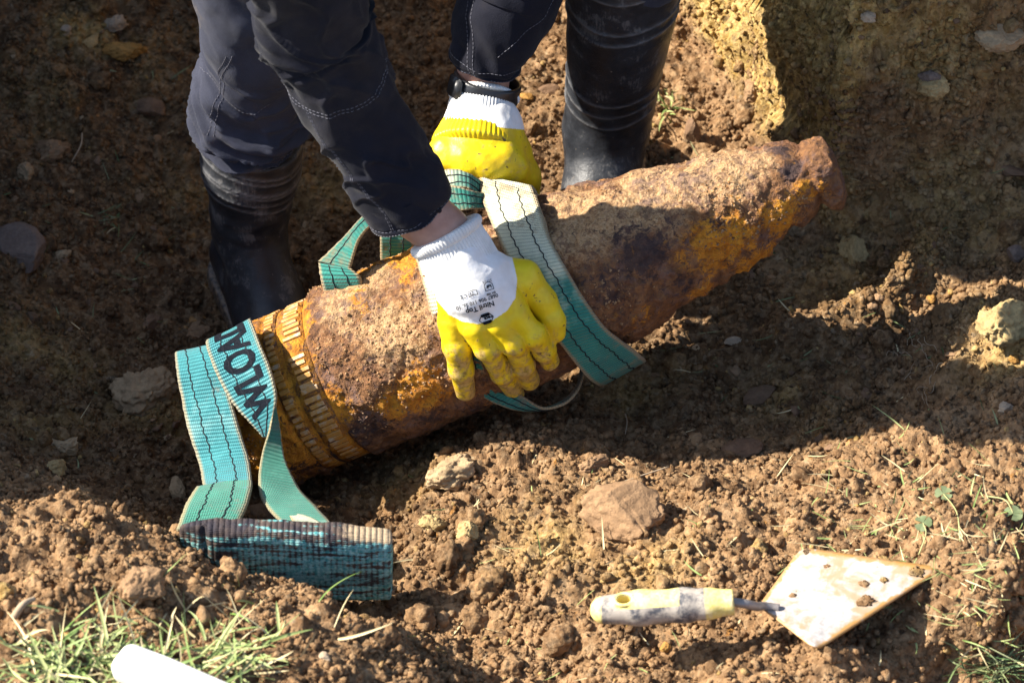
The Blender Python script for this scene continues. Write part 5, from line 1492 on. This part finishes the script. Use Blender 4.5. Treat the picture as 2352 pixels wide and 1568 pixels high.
ST = [
 ("rock", "large rough tan rock beside the teal sling, the biggest loose rock left of the shell", "rock", 330, 905, .072, (1, .95, .75), .3, "tan", 6, .17, .28, 3),
 ("flat_stone", "large flat purplish-grey stone cut off by the left edge of the photo", "stone", 40, 575, .075, (.9, 1.1, .5), .5, "grey", 7, .05, .30, 4),
 ("stone", "smooth dark brown stone in the shaded soil at upper left, level with the trouser knee", "stone", 350, 250, .042, (.9, 1.05, .5), .4, "brown", 3, .07, .35, 5),
 ("clod", "tan lump of earth in the shade below the whitish stones at upper left", "clod", 118, 352, .042, (1.1, .7, .6), .3, "clod", 3, .2, .3, 6),
 ("clod", "small upright tan lump at far left just under the larger tan lump", "clod", 62, 402, .026, (.8, 1.2, .9), .1, "tan", 3, .2, .3, 7),
 ("stone", "orange and white crumbly stone in the top left corner, widest of the pale cluster", "stone", 285, 122, .042, (1.3, .7, .6), .2, "ochre", 4, .22, .35, 8),
 ("stone", "small whitish stone above the crumbly orange stone at upper left", "stone", 268, 58, .030, (1, .8, .7), .6, "pale", 4, .2, .35, 9),
 ("pebble", "single white pebble at the left end of the pale cluster, upper left", "pebble", 152, 70, .014, (1, .9, .8), .6, "pale", 3, .12, .3, 10),
 ("stone", "pale yellowish stone between the white pebble and crumbly orange stone", "stone", 205, 100, .026, (1.2, .8, .7), .9, "yellow", 4, .2, .35, 11),
 ("stone", "round tan stone in the shade right of the flat grey stone", "stone", 147, 590, .022, (1, .9, .8), .2, "tan", 3, .14, .3, 12),
 ("clod", "brown broken lump in the shade left of the boot foot", "clod", 345, 745, .028, (1.1, .8, .7), .5, "brown", 4, .2, .3, 13),
 ("clod", "tan lump half sunk in the shaded slope, nearest the boot on its left", "clod", 455, 760, .026, (1, .9, .6), 1.0, "clod", 4, .2, .4, 14),
 ("clod", "tan lump below and left of the large rough tan rock", "clod", 140, 1030, .036, (1, .9, .6), .7, "tan", 4, .22, .42, 15),
 ("clod", "square yellowish lump on the shaded slope above the sunlit mound at left", "clod", 118, 1075, .030, (1, .9, .7), .1, "yellow", 6, .12, .4, 16),
 ("stone", "tan stone in the shadow left of the green end of the teal sling", "stone", 405, 1125, .026, (.7, 1.2, .6), .4, "tan", 4, .14, .3, 17),
 ("clod", "big flat-topped block of earth on the sunlit spoil above the trowel handle", "clod", 1440, 1195, .080, (1.2, .85, .62), -.25, "clod", 7, .10, .2, 18),
 ("clod", "round sunlit lump on the crest between the shell and the big flat-topped block", "clod", 1360, 1075, .030, (1.1, .8, .7), .3, "clod", 3, .2, .3, 19),
 ("rock", "tan and orange rock in the shadow at the left foot of the sunlit mound", "rock", 1040, 1095, .050, (1.1, .8, .7), .3, "tan", 5, .2, .35, 20),
 ("stone", "dark brown stone between the two hanging ends of the teal sling", "stone", 597, 1185, .040, (1.2, .8, .7), .1, "dark", 5, .08, .3, 21),
 ("pebble", "cream pebble lying alone in the shade right of the dark green sling end", "pebble", 1684, 788, .017, (1.2, .7, .6), .3, "pale", 3, .08, .25, 22),
 ("pebble", "pale lump lying alone in the shade at the right edge above the sunlit crest", "pebble", 2313, 945, .018, (1, 1, .8), .3, "pale", 5, .16, .25, 23),
 ("stone", "large tan stone set in the earth wall in the top right corner", "stone", 2300, 75, .055, (1.2, .9, .6), .3, "tan", 5, .12, .42, 24),
 ("stone", "tan stone set in the earth wall left of the top right corner stone", "stone", 2145, 195, .038, (1, .9, .6), .9, "yellow", 5, .16, .42, 25),
 ("stone", "pale stone high on the shaded earth wall, just right of the lit strip", "stone", 1995, 38, .020, (1, .9, .7), .3, "pale", 5, .14, .35, 26),
 ("stone", "dark purplish stone in the shaded earth wall above the shell nose", "stone", 2135, 178, .030, (1, .9, .6), .5, "grey", 5, .1, .38, 27),
 ("stone", "smooth grey stone at the right edge, half way down the earth wall", "stone", 2335, 590, .026, (1, .9, .8), .5, "grey", 3, .06, .3, 28),
 ("stone", "long brown flake lying at the right edge of the earth wall", "stone", 2315, 392, .034, (1.5, .5, .4), -.35, "brown", 6, .06, .3, 29),
 ("stone", "reddish brown brick-shaped stone standing in loose soil right of the black boot", "stone", 1596, 318, .034, (.55, .75, 1.2), .2, "brown", 8, .05, .25, 30),
 ("chip", "bright orange angular chip beside the cuff of the rear glove", "chip", 1208, 222, .017, (1.2, .8, .45), -.6, "ochre", 6, .06, .25, 31),
 ("stone", "flat pinkish brown stone between the rear glove and the black boot", "stone", 1262, 210, .026, (1.2, .7, .5), .2, "brown", 5, .08, .3, 32),
 ("clod", "orange brown lump on the sunlit soil at the foot of the yellow clay strip", "clod", 1740, 215, .034, (.9, 1, .8), .4, "clod", 3, .18, .3, 33),
 ("clod", "round sunlit lump of earth in front of the padded bundle, left foreground", "clod", 325, 1345, .040, (1.1, .9, .8), .4, "clod", 3, .2, .3, 34),
 ("pebble", "small orange pebble under the trowel handle", "pebble", 1532, 1487, .012, (1, .9, .8), .4, "ochre", 3, .1, .25, 35),
 ("pebble", "white petal-like fleck on the soil right of the grass in the foreground", "pebble", 745, 1515, .011, (1, 1.3, .5), .3, "pale", 2, .06, .15, 36),
 ("chip", "orange fleck in the shade right of the sunlit streak", "chip", 2138, 684, .012, (.9, 1.4, .5), .2, "ochre", 5, .08, .2, 37),
 ("chip", "orange crumb at the right edge below the sunlit lump", "chip", 2330, 826, .013, (1, .9, .7), .2, "ochre", 4, .12, .2, 38),
 ("clod", "rough yellowish lump half in the sun at the right edge", "clod", 2305, 745, .058, (1, .9, .8), .5, "yellow", 3, .22, .3, 39),
 ("clod", "yellow lump of clay on the lit spoil right of the padded bundle", "clod", 990, 1215, .026, (1, .9, .8), .5, "yellow", 3, .2, .3, 40),
 ("stone", "flat dark stone sunk in the shaded floor right of the sling's dark green end", "stone", 1745, 915, .040, (1.2, .7, .45), .4, "dark", 6, .07, .36, 41),
 ("clod", "yellow lump of clay right of the other yellow lump by the padded bundle", "clod", 1075, 1230, .024, (1, .9, .8), .9, "yellow", 3, .2, .3, 42),
 ("stone", "brown slab sunk at the top of the sunlit spoil, below the big shadow", "stone", 1690, 1035, .046, (1.3, .6, .35), .25, "brown", 7, .07, .4, 43),
 ("stone", "tan stone in the soil of the wall under the shell nose", "stone", 1962, 575, .040, (.8, 1.1, .6), .2, "yellow", 4, .18, .4, 44),
]
for s in ST: stone(*s)
# the many small stones bedded in the pit floor and walls
rng = np.random.default_rng(31)
protos = []
for k, tn in enumerate(["brown", "clod", "brown", "brown", "clod", "dark", "tan"]):
    bv, bf = ico(3); v = bv.copy()
    for _ in range(5):
        n_ = norm(rng.normal(size=3)); c_ = rng.uniform(.5, .8); v = v - np.maximum(0, v @ n_ - c_)[:, None] * n_ * .94
    v = v * (1 + .26 * fbm(bv * 1.8 + k, 4, k))[:, None] * np.array([1, .8, .55])
    me = fast_mesh("small_stone", v, bf); me.materials.append(stone_mat(tn, TINTS[tn])); me.polygons.foreach_set("use_smooth", np.ones(len(me.polygons), bool)); protos.append(me)
cnt = 0
while cnt < 200:
    px, py = rng.uniform(10, 2340), rng.uniform(10, 1120)
    p, n_ = hit_ground(px, py)
    if p is None or grid_sample(DRY, p[0], p[1]) > .45 or sh_dist(p) < .02: continue
    if 455 < px < 700 and py < 760: continue
    o = bpy.data.objects.new("small_stone", protos[rng.integers(len(protos))]); COL.objects.link(o)
    r = .0028 + .0065 * rng.random()**2.2
    o.scale = (r * rng.uniform(.8, 1.3), r * rng.uniform(.8, 1.3), r * rng.uniform(.7, 1.1))
    o.location = p - n_ * r * .05; o.rotation_euler = (rng.normal() * .5, rng.normal() * .5, rng.uniform(0, 6.28))
    tag(o, "small stone bedded in the shaded soil of the pit", "stone", "small stones in the shaded pit soil"); cnt += 1

# ================================================================== GRASS, STRAW, CLOVER, ROOTS
def leaf_material(name, a, b, rough=0.55):
    N = NT(name); oi = N.n("ShaderNodeObjectInfo"); n = N.noise(45, 3, 0.6); n2 = N.noise(400, 2, 0.5)
    c = N.mix(N.ramp(n, 0.35, 0.65), a, b); c = N.mix(N.math('MULTIPLY', N.attr("straw"), 1.0), c, (0.56, 0.46, 0.25))
    m = N.done(c, rough, N.bump(n2, 0.2, 0.0005), 0.35); N.b.inputs["Transmission Weight"].default_value = 0.0
    return m
M_GRASS = leaf_material("grass_blade", (0.11, 0.20, 0.035), (0.30, 0.38, 0.13))
M_DGRASS = leaf_material("dark_grass_blade", (0.035, 0.09, 0.025), (0.09, 0.16, 0.05))
def blades(spots, lmin, lmax, wmin, wmax, seed, upright=0.5, straw=0.3):
    """curved strips, each with a fold along the middle"""
    rng = np.random.default_rng(seed); vs, fs, st, c = [], [], [], 0
    for p in spots:
        L = rng.uniform(lmin, lmax); w = rng.uniform(wmin, wmax); az = rng.uniform(0, 6.28); el = rng.uniform(0.0, 1.3) * upright
        d = np.array([math.cos(az) * math.cos(el), math.sin(az) * math.cos(el), math.sin(el)])
        bend = rng.normal(size=3) * .5; bend[2] -= .5 * upright
        t = np.linspace(0, 1, 7)[:, None]
        path = p + d * L * t + bend * L * .35 * t * t
        path[:, 2] = np.maximum(path[:, 2], p[2] - .0 + .0006)
        side = norm(np.cross(d, [rng.normal() * .4, rng.normal() * .4, 1.0])); upn = np.cross(side, d)
        ww = w * np.array([.75, 1, 1, .95, .8, .5, .06])[:, None] / 2
        tri = np.stack([path - side * ww, path - upn * ww * .45, path + side * ww], 1)
        ix = np.arange(21).reshape(7, 3) + c
        fs.append(np.stack([ix[:-1, :-1], ix[1:, :-1], ix[1:, 1:], ix[:-1, 1:]], -1).reshape(-1, 4)); vs.append(tri.reshape(-1, 3)); c += 21
        st.append(np.full(21, 1.0 if rng.random() < straw else rng.uniform(0, .35)))
    return np.vstack(vs), np.vstack(fs), np.concatenate(st)
def grass_obj(name, spots, mat, **kw):
    v, f, s = blades(spots, **kw); me = fast_mesh(name, v, f); attr(me, "straw", s)
    o = link(name, me, mat); o["kind"] = "stuff"; return o
def spots(n, fn, seed, lift=.002):
    rng = np.random.default_rng(seed); out = []
    while len(out) < n:
        px, py = fn(rng); p, n_ = hit_ground(px, py)
        if p is not None: out.append(p + n_ * lift)
    return out
g1 = spots(300, lambda r: (250 + 130 * r.normal(), 1535 + 45 * r.normal()), 1, .004) + spots(100, lambda r: (520 + 60 * r.normal(), 1520 + 40 * r.normal()), 2, .004) + spots(45, lambda r: (130 + 60 * r.normal(), 1555 + 25 * r.normal()), 3, .004)
grass_obj("grass_tuft", g1, M_GRASS, lmin=.014, lmax=.055, wmin=.0012, wmax=.0036, seed=4, upright=.5, straw=.30)
g2 = spots(26, lambda r: (540 + 200 * r.normal(), 1440 + 45 * r.normal()), 5)
grass_obj("grass_stalks", g2, M_GRASS, lmin=.03, lmax=.06, wmin=.0014, wmax=.0026, seed=6, upright=.9, straw=.5)
g3 = spots(150, lambda r: (2080 + 140 * r.normal(), 1230 + 110 * r.normal()), 7) + spots(120, lambda r: (2290 + 60 * r.normal(), 1380 + 120 * r.normal()), 8)
grass_obj("grass_clippings", g3, M_GRASS, lmin=.010, lmax=.034, wmin=.0007, wmax=.0018, seed=9, upright=.25, straw=.35)
g4 = spots(90, lambda r: (r.uniform(820, 2340), r.uniform(1040, 1560)), 10)
grass_obj("straw_scraps", g4, M_GRASS, lmin=.008, lmax=.034, wmin=.0009, wmax=.0020, seed=11, upright=.3, straw=.6)
g5 = spots(110, lambda r: (2285 + 35 * r.normal(), 1530 + 22 * r.normal()), 12)
grass_obj("grass_tuft", g5, M_DGRASS, lmin=.018, lmax=.05, wmin=.0009, wmax=.0018, seed=13, upright=.6, straw=.05)
g6 = spots(20, lambda r: (1540 + 12 * r.normal(), 248 + 14 * r.normal()), 14)
grass_obj("grass_sprig", g6, M_GRASS, lmin=.012, lmax=.035, wmin=.0018, wmax=.003, seed=15, upright=.9, straw=.2)
g7 = spots(20, lambda r: (248 + 16 * r.normal(), 505 + 18 * r.normal()), 16) + spots(40, lambda r: (r.uniform(20, 470), r.uniform(150, 1100)), 17) + spots(70, lambda r: (r.uniform(1500, 2340), r.uniform(350, 1020)), 18)
grass_obj("dark_grass_scraps", g7, M_DGRASS, lmin=.008, lmax=.032, wmin=.0009, wmax=.0022, seed=19, upright=.4, straw=.15)

def clover(label, px, py, stem_to, leafr, seed):
    rng = np.random.default_rng(seed)
    p, n_ = hit_ground(px, py); q_, _ = hit_ground(*stem_to)
    r = thing("clover", label, "clover", q_)
    L0 = np.array(r.location); topp = p + np.array([0, 0, .008])
    st = crom([q_ + np.array([0, 0, .001]), (q_ + topp) / 2 + np.array([.004, 0, .008]), topp], 14)
    me = tube_mesh("stem", st - L0, np.linspace(.0008, .0006, 14), 6); attr(me, "straw", np.full(len(me.vertices), .5)); link("stem", me, M_GRASS, r)
    for k in range(3):
        a = k * 2.094 + rng.uniform(-.2, .2) + seed
        d = np.array([math.cos(a), math.sin(a), .12 * rng.normal()]); s = norm(np.cross([0, 0, 1.0], d)); u = np.cross(d, s)
        vs = [topp + u * .0003]
        for t in np.linspace(-1, 1, 13):
            rad = leafr * (1.0 - .13 * math.exp(-(t / .16)**2)); ang = t * .95
            vs.append(topp + (d * math.cos(ang) * rad * 1.15 + s * math.sin(ang) * rad) + u * (.0022 * abs(math.sin(ang))))
        vs = np.array(vs); f = np.array([[0, i, i + 1] for i in range(1, 13)], np.int32)
        lower = vs - u * .0005
        me = fast_mesh("leaf", np.vstack([vs, lower]) - L0, np.vstack([f, f[:, ::-1] + 14])); attr(me, "straw", np.full(28, .12))
        link("leaf", me, M_LEAF, r)
M_LEAF = leaf_material("clover_leaf", (0.06, 0.11, 0.045), (0.15, 0.20, 0.10), .4)
clover("three-leaved clover sprig right of the trowel tip, upper of the two", 2165, 1145, (2205, 1245), .0080, 1)
clover("clover sprig lying just above the trowel blade", 2118, 1212, (2110, 1275), .0080, 2)
clover("clover sprig at the right edge of the sunlit spoil", 2325, 1190, (2265, 1140), .0085, 3)

# fine roots hanging from the edge of the sunlit lump, and a dry stalk or two
M_ROOT = plain("dry_root", (0.42, 0.32, 0.21), 0.8)
rng = np.random.default_rng(41); ms = []
for k in range(26):
    px, py = 2135 + 22 * rng.normal(), 840 + 45 * rng.normal()
    p, n_ = hit_ground(px, py); pts = [p]; d = norm(rng.normal(size=3) * [1, 1, .3])
    for i in range(5):
        d = norm(d + rng.normal(size=3) * .6); pts.append(pts[-1] + d * .005 + n_ * .0006)
    ms.append(mesh_arrays(tube_mesh("r", crom(pts, 14), .00032, 4, closed_ends=False)))
ro = link("fine_roots", join_meshes("fine_roots", ms), M_ROOT); ro["kind"] = "stuff"
def stalk(name, label, cat, pts, r, mat=None):
    P = [hit_ground(x, y)[0] + np.array([0, 0, z]) for x, y, z in pts]
    me = tube_mesh(name, crom(P, 24), np.linspace(r, r * .6, 24), 7); tag(link(name, me, mat or M_ROOT), label, cat)
stalk("dry_stalk", "thin dry stalk lying across the lit crest above the big flat-topped block", "stalk", [(1350,1150,.006), (1430,1115,.006), (1535,1085,.010)], .0012)
stalk("dry_root", "curled white root in the shade beneath the sling's dark green end", "root", [(1436,955,.003), (1440,975,.005), (1436,1000,.003)], .0009)
stalk("curled_root", "curled brown root on the shaded soil at upper left", "root", [(190,315,.006), (188,350,.012), (165,378,.004)], .0011)
stalk("broken_root", "short thick broken root on the sunlit mound at far left", "root", [(35,1425,.006), (55,1400,.008), (80,1380,.004)], .004)
